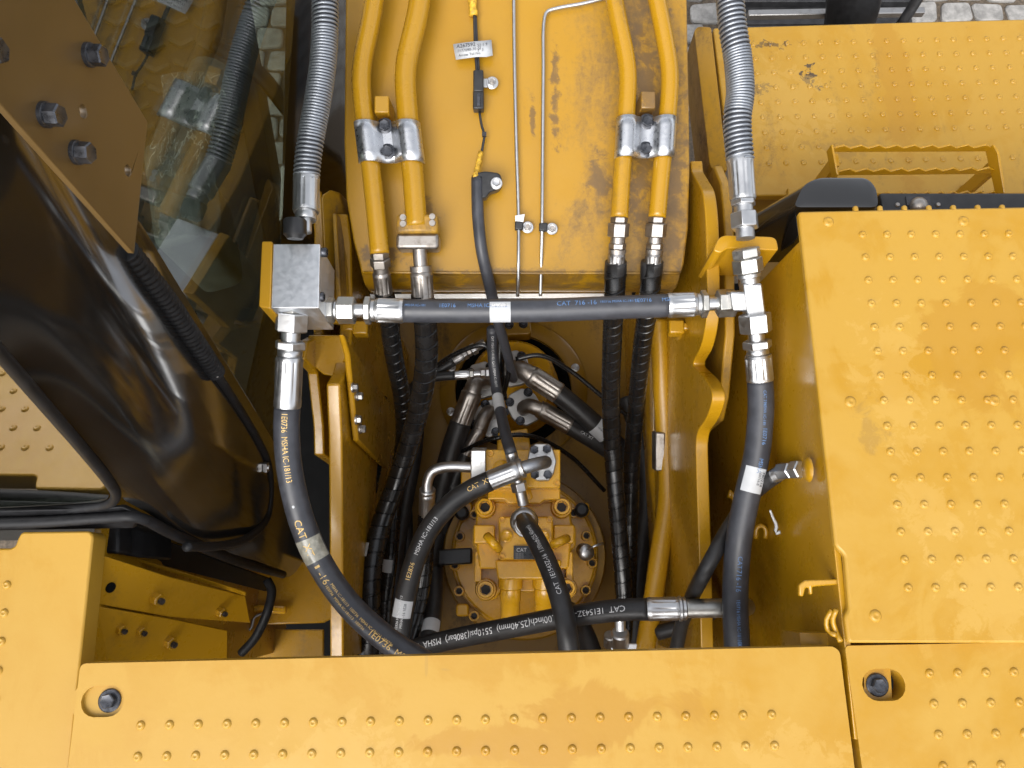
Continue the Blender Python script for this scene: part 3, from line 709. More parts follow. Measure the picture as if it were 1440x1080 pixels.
# ================================================================ pipes on the boom
def pipe(name, label, pts, r, mat, group=None, cat='pipe', sides=20):
    P = Path(pts); t = thing(name, label, cat, P.pos(0), group); sweep('pipe_body', P, r, mat, t, sides=sides); return t, P
TA = 1.198
t1, P1 = pipe('boom_pipe', 'outer left yellow pipe on the boom, ends in a hex nut', [A(534, -60, TA), A(523, 20, TA), A(510, 85, TA), A(508, 115, TA), A(512, 160, TA), A(522, 240, TA), A(533, 345, TA), A(534, 357, TA)], m(13.5, TA), M['tube'], 'yellow pipes on the boom')
t2, P2 = pipe('boom_pipe', 'inner left yellow pipe on the boom, ends in a bolted flange', [A(598, -60, TA), A(587, 20, TA), A(572, 85, TA), A(570, 115, TA), A(573, 160, TA), A(581, 250, TA), A(586, 318, TA)], m(15, TA), M['tube'], 'yellow pipes on the boom')
t3, P3 = pipe('boom_pipe', 'inner right yellow pipe on the boom beside the bent thin line', [A(853, -60, TA), A(868, 20, TA), A(881, 85, TA), A(883, 110, TA), A(881, 160, TA), A(875, 240, TA), A(871, 306, TA)], m(12.5, TA), M['tube'], 'yellow pipes on the boom')
t4, P4 = pipe('boom_pipe', 'outer right yellow pipe on the boom, nearest the muddy edge', [A(911, -60, TA), A(928, 20, TA), A(940, 85, TA), A(942, 110, TA), A(939, 160, TA), A(930, 240, TA), A(924, 306, TA)], m(12.5, TA), M['tube'], 'yellow pipes on the boom')
# aluminium double clamps
def clamp(name, label, xl, xr, yt, yb, cl, crr, rl, rr, bolts, skew):
    t = thing(name, label, 'pipe clamp', A((xl + xr) / 2, yb, BA), 'aluminium pipe clamps on the boom')
    prof = []                             # (px across, height towards camera)
    a0 = TA
    def arc(c, r, lo, hi, n=12): return [(c + (r + 2) * math.sin(lo + (hi - lo) * k / n), m(r + 2, a0) * math.cos(lo + (hi - lo) * k / n)) for k in range(n + 1)]
    prof += arc(cl, rl, -1.55, .95) + [(cl + rl + 8, m(2, a0)), (crr - rr - 8, m(2, a0))] + arc(crr, rr, -.95, 1.55)
    V = []; F = []; n = len(prof); rows = 4
    for i in range(rows + 1):
        y = yt + (yb - yt) * i / rows; dx = skew * i / rows
        for (px, h) in prof: V.append(A(px + dx, y, a0) - FV * (h + .003))
    for i in range(rows):
        for k in range(n - 1): q = i * n + k; F.append((q, q + 1, q + n + 1, q + n))
    o = add('clamp_strap', V, F, M['clampalu'], t, smooth=True)
    s = o.modifiers.new('solid', 'SOLIDIFY'); s.thickness = .003; s.offset = 0
    for (px, py) in bolts: bolt(t, A(px, py, a0) - FV * (m(2, a0) + .003), -FV, .0155, .008, .0125)
clamp('pipe_clamp', 'aluminium double clamp with two black bolts on the left boom pipes', 500, 590, 174, 231, 515, 573, 13.5, 15, [(542, 179), (546, 215)], 7)
clamp('pipe_clamp', 'aluminium double clamp with two black bolts on the right boom pipes', 868, 950, 167, 224, 882, 935, 12.5, 12.5, [(909, 173), (907, 212)], -3)
# flange at the end of the inner left pipe
fl = thing('pipe_flange', 'grimy bolted flange block at the end of the left boom pipe', 'pipe flange', A(588, 335, 1.24))
cpt = A(588, 318, 1.20)
obox('flange_plate', A(588, 317, 1.205), (m(29, 1.2), 0, 0), -DV * m(13, 1.2), FV * .016, M['grimy'], fl, bevel=.005)
obox('flange_body', A(589, 342, 1.215), (m(30, 1.2), 0, 0), -DV * m(11, 1.2), FV * .02, M['dull'], fl, bevel=.005)
for (px, py) in ((567, 306), (567, 315), (608, 305), (608, 314)): turn('screw', A(px, py, 1.189), -FV, [(0, .0052), (.003, .0048)], M['dull'], fl, sides=12)

# ================================================================ hoses
def unit(a, b): return (Vector(b) - Vector(a)).normalized()
def hose(name, label, pts, r, mat=None, group=None, cat='hose', body='hose_body', per=10):
    P = Path(pts, per); t = thing(name, label, cat, P.pos(0), group); sweep(body, P, r, mat or M['rubber'], t, sides=24, step=.008); return t, P
def wraphose(name, label, pts, r, group=None, pitch=.024, endtrim=0.0):
    P = Path(pts); t = thing(name, label, 'hose', P.pos(0), group)
    sweep('hose_body', P, r * .93, M['wrap'], t, sides=20, step=.012)
    # overlapping plastic spiral band: a helical ribbon with a raised trailing edge
    V = []; F = []; s = 0; an = 0; rows = 0; per = 18
    while s < P.L:
        p, d, n, b = P.fr(s); o = n * math.cos(an) + b * math.sin(an); w_ = pitch * .93
        for (q, h) in ((-.5, .96), (-.46, 1.035), (0, 1.04), (.46, 1.035), (.5, .96)): V.append(p + d * (q * w_) + o * r * h)
        rows += 1; an += 2 * math.pi / per; s += pitch / per
    for i in range(rows - 1):
        for k in range(4): q = i * 5 + k; F.append((q, q + 1, q + 6, q + 5))
    add('spiral_band', V, F, M['wrap'], t, smooth=True)
    return t, P
def hexr(px, a): return m(px, a) / 2 / math.cos(math.pi / 6)
def stack(t, p, d, items, a):
    """fittings one after another along d: (name, px_len, px_width, kind)"""
    p = Vector(p); d = Vector(d).normalized()
    for (nm, ln, wd, kind) in items:
        L = m(ln, a); r = m(wd, a) / 2
        if kind == 'hex': hexnut(nm, p, d, L, r * 1.08, random.choice((M['zinc'], M['zinc'], M['zinc2'])), t, hint=-FV, spin=random.choice((.5, .42, .3)))
        elif kind == 'hexd': hexnut(nm, p, d, L, r * 1.08, M['dull'], t, hint=-FV)
        elif kind == 'tube': turn(nm, p, d, [(0, r), (L, r)], M['zinc'], t)
        elif kind == 'tubed': turn(nm, p, d, [(0, r), (L, r)], M['dull'], t)
        elif kind == 'ring': turn(nm, p, d, [(0, r * .92), (L * .2, r), (L * .8, r), (L, r * .92)], M['zinc'], t)
        elif kind == 'fer': ferrule(nm, p, d, L, r, M['zinc'], t)
        elif kind == 'ferd': ferrule(nm, p, d, L, r, M['dull'], t)
        elif kind == 'fers': ferrule(nm, p, d, L, r, M['steel'], t)
        p = p + d * L
    return p
HA = 1.145; HR = .019
# --- manifold block on its yellow bracket
blk = thing('manifold_block', 'bright machined aluminium manifold block on a yellow bracket', 'manifold', A(420, 420, 1.2))
bt = [(384, 343), (450, 343), (448, 433), (381, 433)]
TB = [D(px, py, 1.02) for px, py in bt]
prism('block_body', TB, (0, 0, -.095), M['alu'], blk, bevel=.0012)
for (px, py) in ((452, 354), (451, 422)):
    q = PX(px, py, TB[1].x + .0002); q.z = zd(1.02) - .012
    inst('bolt', ('soc', .007, .008), mk_socket(.007, .008), M['bolt'], blk, q, (1, 0, 0))
bk = [D(368, 339, 1.018), D(383, 339, 1.018), D(380, 434, 1.018), D(364, 431, 1.018)]
prism('bracket_plate', rpoly(bk, .003), (0, 0, -.15), M['bracket'], blk, bevel=.0015)
# black cap and plug on top end of the block
turn('plug_cap', A(415, 333, 1.09), -DV, [(-m(3, 1.1), m(11, 1.1)), (0, m(13, 1.1)), (m(3, 1.1), m(16, 1.1)), (m(22, 1.1), m(16, 1.1)), (m(25, 1.1), m(14, 1.1))], M['plastic'], blk, sides=22)
# --- horizontal pressure hose H1
h, P = hose('pressure_hose', 'thick black hose running across the bay from manifold block to tee', [A(566, 437, HA), A(660, 437.5, HA), (A(752, 436.5, HA)), A(850, 433, HA), A(940, 429.5, HA)], HR - .0015, M['rubber2'])
dl = unit(P.pos(.03), P.pos(0)); dr = unit(P.pos(P.L - .03), P.pos(P.L))
stack(h, P.pos(0) - dl * .003, dl, [('ferrule', 40, 35.5, 'fer'), ('collar', 7, 31, 'ring'), ('nut', 9, 37, 'hex'), ('stub', 13, 20, 'tube'), ('nut', 25, 36, 'hex'), ('collar', 4, 27, 'ring'), ('adapter', 11, 34, 'hex')], HA)
stack(h, P.pos(P.L) - dr * .003, dr, [('ferrule', 41, 35.5, 'fer'), ('collar', 7, 31, 'ring'), ('nut', 9, 37, 'hex'), ('stub', 14, 20, 'tube'), ('nut', 26, 37, 'hex'), ('stub', 10, 24, 'tube')], HA)
R1 = HR - .0015
wrap_text('lettering', 'CAT  716 -16', P, m(216, HA), R1, .0105, M['inkblue'], h, ang=.45)
wrap_text('lettering', '1E0716 MSHA IC-181/13', P, m(276, HA), R1, .0055, M['inkblue'], h, ang=.45)
wrap_text('lettering', '1E0716', P, m(324, HA), R1, .0085, M['inkblue'], h, ang=.45)
wrap_text('lettering', 'MSHA IC', P, m(362, HA), R1, .0085, M['inkblue'], h, ang=.45)
wrap_text('lettering', 'MSHA IC-181/13', P, m(92, HA), R1, .0085, M['inkblue'], h, ang=.4)
wrap_text('lettering', '1E0716', P, m(52, HA), R1, .0085, M['inkblue'], h, ang=.4)
wrap_text('lettering', 'MSHA IC-181', P, m(5, HA), R1, .0055, M['inkblue'], h, ang=.4)
wrap_patch('label_sticker', P, m(123, HA), m(152, HA), R1, -1.3, .75, M['white'], h)
for (a0, a1) in ((.55, .3), (-.9, -.75)): wrap_patch('label_line', P, m(126, HA), m(149, HA), R1, a0, a1, M['inkwhite'], h, lift=.0009)
# --- left hose H2
A2 = 1.14
h, P = hose('pressure_hose', 'curving black hose with gold lettering, from block down the left side', [A(404, 572, A2), A(403, 610, A2), A(408, 665, A2), A(425, 735, A2), A(453, 797, 1.14), A(492, 852, 1.14), A(545, 900, 1.14), A(600, 935, 1.14)], HR, M['rubber2'])
d0 = unit(P.pos(.02), P.pos(0)); dd = unit(A(404, 572, A2), A(410, 452, 1.12))
stack(h, P.pos(0) - dd * .003, dd, [('ferrule', 74, 38, 'fer'), ('collar', 10, 34, 'ring'), ('nut', 12, 40, 'hex'), ('stub', 13, 26, 'tube'), ('nut', 26, 43, 'hex'), ('adapter', 16, 36, 'hex')], 1.14)
def along(P, px, py):     # arc length of the point nearest a pixel
    best = None
    for k in range(400):
        t = P.L * k / 399; p = P.pos(t) - CAM; a = p.dot(FV); u = 720 + FPX * p.x / a; v = 540 + FPX * p.dot(DV) / a
        e = (u - px) ** 2 + (v - py) ** 2
        if best is None or e < best[0]: best = (e, t)
    return best[1]
wrap_text('lettering', '1E0736  MSHA IC-181/13', P, along(P, 402, 580), HR, .0120, M['inkgold'], h, ang=.12, squash=.82)
wrap_text('lettering', 'CAT', P, along(P, 423, 728), HR, .0150, M['inkgold'], h, ang=.0)
wrap_text('lettering', 'XT', P, along(P, 436, 762), HR, .0150, M['inkgold'], h, ang=.0)
wrap_patch('label_sticker', P, along(P, 434, 755), along(P, 448, 786), HR, -1.4, 1.45, M['clear'], h, lift=.0004)
wrap_text('lettering', '-16', P, along(P, 455, 800), HR, .0150, M['inkgold'], h, ang=.0)
wrap_patch('triangle_mark', P, along(P, 450, 791), along(P, 451.5, 794), HR, -.2, .2, M['inkgold'], h)
wrap_text('lettering', 'MSHA IC-181/13  1E0736  MSHA IC-181/13  1E0736', P, along(P, 468, 818), HR, .0060, M['inkgold'], h, ang=.25)
wrap_text('lettering', '1E0736  MSHA IC-181/13  1E0736', P, along(P, 464, 818), HR, .0060, M['inkgold'], h, ang=-.15)
wrap_text('lettering', '1E0736  MSHA', P, along(P, 518, 886), HR, .0135, M['inkgold'], h, ang=.0)
turn('paint_dot', P.pos(along(P, 418, 710)) + P.fr(along(P, 418, 710))[2] * (HR - .0005), P.fr(along(P, 418, 710))[2], [(0, .0022), (.001, .002)], M['white'], h, sides=10)
# --- right hose
h, P = hose('pressure_hose', 'thick black hose with blue lettering hanging down beside the hood', [A(1069, 535, A2), A(1070, 575, A2), A(1064, 640, A2), A(1050, 700, 1.14), A(1039, 760, 1.14), A(1034, 830, 1.14), A(1036, 900, 1.14), A(1040, 950, 1.14)], HR, M['rubber2'])
dd = unit(A(1069, 535, A2), A(1061, 440, 1.12))
e = stack(h, P.pos(0) - dd * .003, dd, [('ferrule', 40, 38, 'fer'), ('collar', 9, 31, 'ring'), ('nut', 12, 38, 'hex'), ('stub', 11, 23, 'tube'), ('nut', 27, 42, 'hex')], 1.13)
wrap_text('lettering', 'CAT 716', P, along(P, 1073, 548), HR, .0060, M['inkblue'], h, ang=.0)
wrap_text('lettering', 'MSHA IC-181', P, along(P, 1075, 565), HR, .0060, M['inkblue'], h, ang=.0)
wrap_text('lettering', '1E0716', P, along(P, 1066, 600), HR, .0085, M['inkblue'], h, ang=.1)
wrap_text('lettering', 'MSHA', P, along(P, 1061, 642), HR, .0085, M['inkblue'], h, ang=.1)
s0_, s1_ = along(P, 1060, 656), along(P, 1052, 690)
wrap_patch('label_sticker', P, s0_, s1_, HR, -.95, .8, M['white'], h)
wrap_text('lettering', '380214', P, s0_ + .004, HR, .0075, M['ink'], h, ang=.55, lift=.001)
wrap_text('lettering', '1E0716-B', P, s0_ + .004, HR, .0055, M['ink'], h, ang=.25, lift=.001)
wrap_text('lettering', 'CAT', P, along(P, 1037, 778), HR, .0095, M['inkblue'], h, ang=-.05)
wrap_text('lettering', '716 -16', P, along(P, 1036, 797), HR, .0105, M['inkblue'], h, ang=-.05)
wrap_text('lettering', '1E0716 MSHA IC-181/13', P, along(P, 1034, 838), HR, .0072, M['inkblue'], h, ang=-.05, squash=.9)
wrap_text('lettering', '1E0716', P, along(P, 1036, 892), HR, .0085, M['inkblue'], h, ang=-.05)
# --- tee and bulkhead bracket
te = thing('tee_fitting', 'bright zinc hydraulic tee joining the cross hose and right hose', 'fitting', A(1058, 425, 1.15))
ax_ = unit(A(1062, 446, 1.125), A(1047, 330, 1.10))
tc = A(1058, 423, 1.125)
obox('tee_body', tc, RV * m(13.5, 1.12), ax_ * m(26, 1.12), ax_.cross(RV).normalized() * m(13, 1.12), M['zinc'], te, bevel=.003)
obox('tee_branch', tc - RV * m(22, 1.12) , RV * m(11, 1.12), ax_ * m(14, 1.12), ax_.cross(RV).normalized() * m(12, 1.12), M['zinc'], te, bevel=.003)
flat_text('lettering', 'S', tc + RV * m(1, 1.12) - ax_ * m(5, 1.12) - FV * (m(13, 1.12)), RV, ax_, .009, M['steel'], te)
stack(te, tc + ax_ * m(25, 1.12), ax_, [('neck', 8, 27, 'tube'), ('collar', 7, 33, 'ring'), ('nut', 21, 39, 'hex'), ('nut', 14, 37, 'hex')], 1.11)
bb = thing('bulkhead_bracket', 'bent yellow bulkhead plate holding the right hose fitting', 'bracket', A(1050, 380, 1.2))
bz = 1.035
pl = rpoly([D(1003, 352, bz), D(1012, 330, bz), D(1092, 333, bz), D(1095, 352, bz), D(1022, 349, bz), D(1014, 356, bz)], [.004, .016, .012, .004, .012, .006])
prism('top_flange', pl, (0, 0, -.10), M['bracket'], bb, bevel=.0015)
yzplate('side_leg', [(1004, 348), (1011, 362), (1012, 374), (1004, 392), (993, 410), (989, 440)], .3215, -.011, M['bracket'], bb, bottom=1.4, bevel=.0015)
# --- corrugated guard hoses
def guard(name, label, pts, rpx, a, fer_pts, loose):
    P = Path(pts); t = thing(name, label, 'hose', P.pos(0), 'hoses in steel coil guards'); r = m(rpx, a)
    sweep('hose_body', P, r * .86, M['rubber2'], t, sides=20, step=.012)
    spiral('coil_guard', P, r * .95, .0019, .0053, M['galv'], t, flat=1.05, sides=6, per=22, pfun=loose)
    return t, P
t, P = guard('guarded_hose', 'steel coil guarded hose rising from the manifold block beside the glass', [A(431, 252, 1.12), A(433, 225, 1.12), A(438, 190, 1.12), A(447, 140, 1.12), A(454, 90, 1.12), A(457, 40, 1.12), A(456, -60, 1.12)], 18, 1.12, None, lambda s: .0062 if s < .06 or s > .22 else .0044)
dd = unit(A(432, 252, 1.12), A(431, 335, 1.10))
stack(t, P.pos(0) - dd * .006, dd, [('ferrule', 56, 37, 'fer'), ('collar', 12, 30, 'ring'), ('stub', 18, 16, 'tube')], 1.12)
t, P = guard('guarded_hose', 'steel coil guarded hose rising from the bulkhead bracket on the right', [A(1041, 226, 1.11), A(1038, 195, 1.11), A(1037, 165, 1.11), A(1041, 130, 1.11), A(1038, 85, 1.11), A(1030, 35, 1.11), A(1022, -60, 1.11)], 19, 1.11, None, lambda s: .0066 if s < .07 or s > .16 else .0042)
dd = unit(A(1041, 226, 1.11), A(1048, 330, 1.10))
stack(t, P.pos(0) - dd * .006, dd, [('ferrule', 64, 37, 'fer'), ('collar', 8, 33, 'hex'), ('neck', 10, 26, 'tube'), ('nut', 23, 37, 'hex'), ('thread', 14, 26, 'tube')], 1.10)
# --- wrapped hoses leading down from the boom pipes
WR = .0165
t, P = wraphose('wrapped_hose', 'thin spiral-wrapped hose below the outer left boom pipe', [A(541, 415, 1.24), A(546, 445, 1.28), A(554, 500, 1.36), A(565, 560, 1.46), A(567, 620, 1.56), A(555, 700, 1.6), A(548, 790, 1.6), A(541, 850, 1.6), A(538, 930, 1.6)], .0158, 'spiral-wrapped hoses')
stack(t, A(533, 352, TA), unit(A(533, 352, TA), A(540, 415, 1.24)), [('nut', 11, 25, 'hexd'), ('nut', 14, 27, 'hexd'), ('neck', 8, 22, 'tubed'), ('ferrule', 34, 26, 'ferd')], 1.21)
wrap_patch('label_sticker', P, along(P, 548, 785), along(P, 546, 803), .0165, -1.2, .5, M['white'], t)
t, P = wraphose('wrapped_hose', 'thickest spiral-wrapped hose below the flanged left boom pipe', [A(595, 418, 1.22), A(598, 450, 1.25), A(600, 500, 1.30), A(594, 550, 1.36), A(580, 610, 1.42), A(557, 680, 1.46), A(535, 740, 1.46), A(523, 800, 1.44), A(520, 860, 1.42), A(518, 940, 1.42)], .0185, 'spiral-wrapped hoses', pitch=.026)
stack(t, A(590, 350, 1.205), unit(A(590, 350, 1.205), A(595, 418, 1.22)), [('neck', 24, 20, 'tubed'), ('collar', 8, 31, 'tubed'), ('ferrule', 40, 32, 'ferd')], 1.21)
wrap_patch('label_sticker', P, along(P, 527, 765), along(P, 524, 784), .0193, -1.5, -.6, M['white'], t)
t, P = wraphose('wrapped_hose', 'spiral-wrapped hose below the inner right boom pipe', [A(866, 375, 1.22), A(864, 420, 1.25), A(861, 480, 1.34), A(859, 560, 1.44), A(862, 640, 1.5), A(868, 720, 1.5), A(875, 800, 1.5), A(878, 860, 1.5), A(876, 905, 1.5)], .0165, 'spiral-wrapped hoses')
stack(t, A(871, 304, TA), unit(A(871, 304, TA), A(866, 378, 1.22)), [('nut', 9, 23, 'hexd'), ('nut', 20, 28, 'hexd'), ('neck', 8, 21, 'tubed'), ('collar', 9, 23, 'hexd'), ('collar', 6, 25, 'tubed'), ('ferrule', 24, 25, 'fers')], 1.21)
sweep('rubber_sleeve', Path([A(866, 368, 1.218), A(864, 420, 1.25)]), .0178, M['rubber'], t, rfun=lambda s: .0172 + .0008 * math.sin(s * 90))
t, P = wraphose('wrapped_hose', 'spiral-wrapped hose below the outer right boom pipe', [A(917, 375, 1.22), A(913, 420, 1.25), A(904, 480, 1.36), A(896, 560, 1.48), A(889, 640, 1.56), A(886, 720, 1.6), A(884, 800, 1.62), A(884, 860, 1.65)], .0160, 'spiral-wrapped hoses')
stack(t, A(924, 304, TA), unit(A(924, 304, TA), A(918, 378, 1.22)), [('nut', 9, 23, 'hexd'), ('nut', 20, 28, 'hexd'), ('neck', 8, 21, 'tubed'), ('collar', 9, 23, 'hexd'), ('collar', 6, 25, 'tubed'), ('ferrule', 24, 25, 'fers')], 1.21)
sweep('rubber_sleeve', Path([A(917, 368, 1.218), A(913, 425, 1.252)]), .0178, M['rubber'], t, rfun=lambda s: .0172 + .0008 * math.sin(s * 80 + 1))
# dark hoses in the left gutter
t, P = wraphose('wrapped_hose', 'black wrapped hose lowest in the left gutter, behind the thick one', [D(532, 590, 1.75), D(530, 650, 1.72), D(520, 720, 1.7), D(512, 800, 1.7), D(508, 930, 1.7)], .017, 'spiral-wrapped hoses')
t, P = wraphose('wrapped_hose', 'wrapped hose below the small steel elbow tube left of the motor', [A(600, 728, 1.5), A(597, 790, 1.52), A(590, 840, 1.52), A(577, 890, 1.5), A(565, 940, 1.48)], .0168, 'spiral-wrapped hoses', pitch=.026)
th = t
hose('plain_hose', 'dark plain hose lying in the gutter beside the bay floor', [D(560, 640, 1.8), D(570, 700, 1.82), D(572, 780, 1.82), D(560, 930, 1.8)], .014)
wraphose('wrapped_hose', 'wrapped hose against the left bay wall, outermost of the tangle', [D(535, 560, 1.62), D(528, 640, 1.58), D(512, 720, 1.55), D(502, 800, 1.53), D(497, 930, 1.52)], .0165, 'spiral-wrapped hoses')
hose('plain_hose', 'slack black hose hanging between wrapped hoses left of the motor', [D(590, 560, 1.84), D(583, 640, 1.80), D(568, 720, 1.76), D(556, 800, 1.74), D(552, 930, 1.72)], .017)
hose('plain_hose', 'dark hose curling behind the steel elbow tube', [D(640, 690, 1.86), D(622, 740, 1.84), D(605, 800, 1.8), D(590, 860, 1.78), D(580, 930, 1.76)], .016)
# elbow tube and ferrule above that hose
et = Path([A(666, 657, 1.46), A(625, 657, 1.46), A(608, 663, 1.46), A(601, 678, 1.465), A(601, 694, 1.47)])
sweep('elbow_tube', et, m(7.5, 1.46), M['zinc'], th, sides=18)
stack(th, A(601, 688, 1.468), unit(A(601, 688, 1.468), A(600, 728, 1.5)), [('collar', 6, 23, 'ring'), ('ferrule', 44, 23, 'fer')], 1.48)
# ================================================================ swivel joint in the bay floor
sv = thing('swivel_joint', 'round swivel joint in the bay floor with four bolted hose flanges', 'swivel joint', D(722, 548, FD))
cS = D(722, 550, FD)
turn('outer_ring', cS, ZUP, [(0, m(104, 2.0)), (.012, m(104, 2.0)), (.016, m(101, 2.0)), (.016, m(82, 2.0)), (.004, m(82, 2.0)), (.004, .01)], M['floor'], sv, sides=64)
turn('rubber_seal', cS + ZUP * .005, ZUP, [(0, m(81.5, 2.0)), (.006, m(80, 2.0)), (.007, m(74, 2.0)), (.002, m(72, 2.0)), (.002, .01)], M['void'], sv, sides=48)
turn('rotor', cS + ZUP * .006, ZUP, [(0, m(66, 2.0)), (.09, m(60, 1.95)), (.11, m(54, 1.95))], M['cast'], sv, sides=40)
for an in (20, 95, 160, 200, 265, 330):
    p = cS + Vector((math.cos(math.radians(an)), math.sin(math.radians(an)), 0)) * m(93, 2.0) + ZUP * .016
    bolt(sv, p, ZUP, .011, .007, .011, mat=M['zinc'])
TOPZ = zd(FD) + .116
def flange(cpx, cpy, rot, s=1.0, mat=None, parent=None, dz=1.80):
    c = D(cpx, cpy, dz); P = []
    for k in range(8):
        an = rot + math.pi / 4 * k + math.pi / 8; r = (.047 if k % 4 in (1, 2) else .041) * s
        P.append(c + Vector((math.cos(an) * r, math.sin(an) * r, 0)))
    sf_ = prism('split_flange', rpoly(P, .006, 3), (0, 0, .016), mat or M['flangewhite'], parent or sv, bevel=.002)
    for (a, b) in ((1, 1), (1, -1), (-1, 1), (-1, -1)):
        p = c + Matrix.Rotation(rot, 3, 'Z') @ Vector((a * .025 * s, b * .026 * s, .016)); bolt(sf_, p, ZUP, .015, .010, .011)
    return c
flange(737, 574, .5); flange(690, 590, -.4); flange(680, 536, .3); flange(722, 520, .2)
def elbow(name, label, pts, r, hose_pts, hr, ferl=36, ferw=29, txt=None, lab=None):
    P = Path(hose_pts); t = thing(name, label, 'hose', Vector(pts[0]), 'elbow hoses on the swivel joint')
    sweep('elbow_tube', Path(pts), r, M['dull'], t, sides=20)
    sweep('hose_body', P, hr, M['rubber'], t, sides=20)
    p1 = P.pos(0); d = unit(Path(pts).pos(1e9), p1); a = (Vector(pts[-1]) - CAM).dot(FV)
    ferrule('ferrule', Vector(pts[-1]) - d * .004, d, (p1 - Vector(pts[-1])).length + .012, m(ferw, a) / 2, M['dull'], t)
    turn('collar', Vector(pts[-1]) - d * .008, d, [(0, m(ferw, a) * .46), (.007, m(ferw, a) * .46)], M['dull'], t)
    if txt: wrap_text('lettering', txt, P, .03, hr, .009, M['inkwhite'], t, ang=.1)
    if lab:
        wrap_patch('label_sticker', P, along(P, *lab[0]), along(P, *lab[1]), hr, -1.2, 1.0, M['white'], t)
        wrap_text('lettering', '1E0812', P, along(P, *lab[0]) + .004, hr, .006, M['ink'], t, lift=.001)
    return t
elbow('elbow_hose', 'lower right elbow hose leaving the swivel joint, white lettering', [A(737, 575, 1.83), A(738, 573, 1.80), A(746, 571, 1.775), A(762, 577, 1.77)], m(10.5, 1.8), [A(798, 597, 1.77), A(830, 616, 1.78), A(858, 634, 1.8), A(885, 655, 1.84)], .021, ferw=27, txt='CAT XT')
elbow('elbow_hose', 'upper right elbow hose leaving the swivel joint, pale sticker', [A(722, 520, 1.83), A(724, 519, 1.79), A(733, 520, 1.76), A(748, 529, 1.755)], m(13, 1.77), [A(782, 551, 1.755), A(815, 578, 1.76), A(845, 605, 1.77), A(880, 640, 1.8)], .0235, ferw=31, lab=((836, 596), (850, 611)))
elbow('elbow_hose', 'upper left elbow hose leaving the swivel joint, dark and thick', [A(681, 537, 1.83), A(676, 535, 1.79), A(668, 540, 1.77), A(663, 554, 1.765)], m(12, 1.78), [A(648, 594, 1.765), A(633, 640, 1.77), A(618, 700, 1.79), A(608, 780, 1.82)], .025, ferw=30)
elbow('elbow_hose', 'lower left elbow hose leaving the swivel joint, slimmer ferrule', [A(690, 582, 1.83), A(687, 580, 1.80), A(681, 588, 1.78), A(674, 606, 1.77)], m(10.5, 1.78), [A(656, 638, 1.77), A(640, 672, 1.78), A(628, 730, 1.8), A(620, 800, 1.84)], .018, ferw=21)
# two small hoses at the left of the swivel
def small(name, label, pts, r, fx, stk):
    t, P = hose(name, label, pts, r, cat='small hose', group='small hoses on the swivel joint')
    d = unit(P.pos(P.L - .01), P.pos(P.L)); stack(t, P.pos(P.L) - d * .003, d, stk, 1.7)
small('small_hose', 'small hose with nuts, the upper of two left of the swivel joint', [A(560, 560, 1.72), A(590, 540, 1.70), A(612, 524, 1.70), A(638, 508, 1.70)], .0105, 0, [('ferrule', 17, 13, 'fers'), ('nut', 7, 15, 'hex'), ('nut', 7, 13, 'hexd'), ('nut', 8, 16, 'hex'), ('adapter', 14, 12, 'tubed')])
small('small_hose', 'small hose with smooth ferrule, the lower of two left of the swivel joint', [A(566, 556, 1.70), A(592, 536, 1.68), A(615, 530, 1.68), A(640, 528, 1.68)], .0100, 0, [('ferrule', 22, 13, 'fer'), ('nut', 6, 14, 'hex'), ('neck', 9, 9, 'tube'), ('nut', 8, 14, 'hex'), ('end_cap', 5, 16, 'hex')])
# ================================================================ cable conduit, thin hose
t, P = hose('cable_conduit', 'smooth dark conduit hanging from the boom clip into the bay', [A(671, 250, 1.215), A(672, 300, 1.215), A(677, 350, 1.22), A(687, 395, 1.25), A(700, 450, 1.38), A(714, 500, 1.55), A(722, 533, 1.68)], .0095, M['rubber2'], cat='cable conduit')
P2_ = Path([A(671, 250, 1.215), A(672, 300, 1.215), A(677, 350, 1.22), A(687, 395, 1.25), A(700, 450, 1.38), A(714, 500, 1.55), A(722, 533, 1.68)])
cl = thing('conduit_clip', 'black plastic clip with zinc bolt holding the conduit on the boom', 'clip', A(685, 262, 1.24))
prism('clip_body', rpoly([A(663, 244, 1.21), A(682, 240, 1.21), A(703, 243, 1.21), A(707, 256, 1.21), A(702, 266, 1.21), A(688, 270, 1.21), A(684, 278, 1.21), A(664, 280, 1.21)], .006), FV * .022, M['plastic'], cl, bevel=.003)
bolt(cl, A(698, 258, 1.208), -FV, .011, .008, .0095, mat=M['zinc'])
t, P = hose('thin_hose', 'thin printed hose with white collar dropping into the motor port', [A(692, 462, 1.55), A(693, 500, 1.60), A(697, 540, 1.60), A(705, 585, 1.52), A(713, 618, 1.44), A(719, 638, 1.40)], .0112, M['rubber2'])
wrap_text('lettering', 'CAT  MSHA IC-181/13  CAT  MSHA IC-181/13', P, .01, .0112, .0072, M['inkwhite'], t, ang=.1)
wrap_patch('label_sticker', P, along(P, 699, 558), along(P, 704, 578), .0112, -2.2, 2.2, M['white'], t)
d = unit(P.pos(P.L - .01), P.pos(P.L)); d2 = unit(A(719, 638, 1.40), A(738, 716, 1.415))
stack(t, P.pos(P.L) - d * .003, d2, [('ferrule', 27, 18, 'fer'), ('stub', 16, 13, 'tube'), ('nut', 14, 22, 'hex'), ('stub', 20, 16, 'tube')], 1.405)
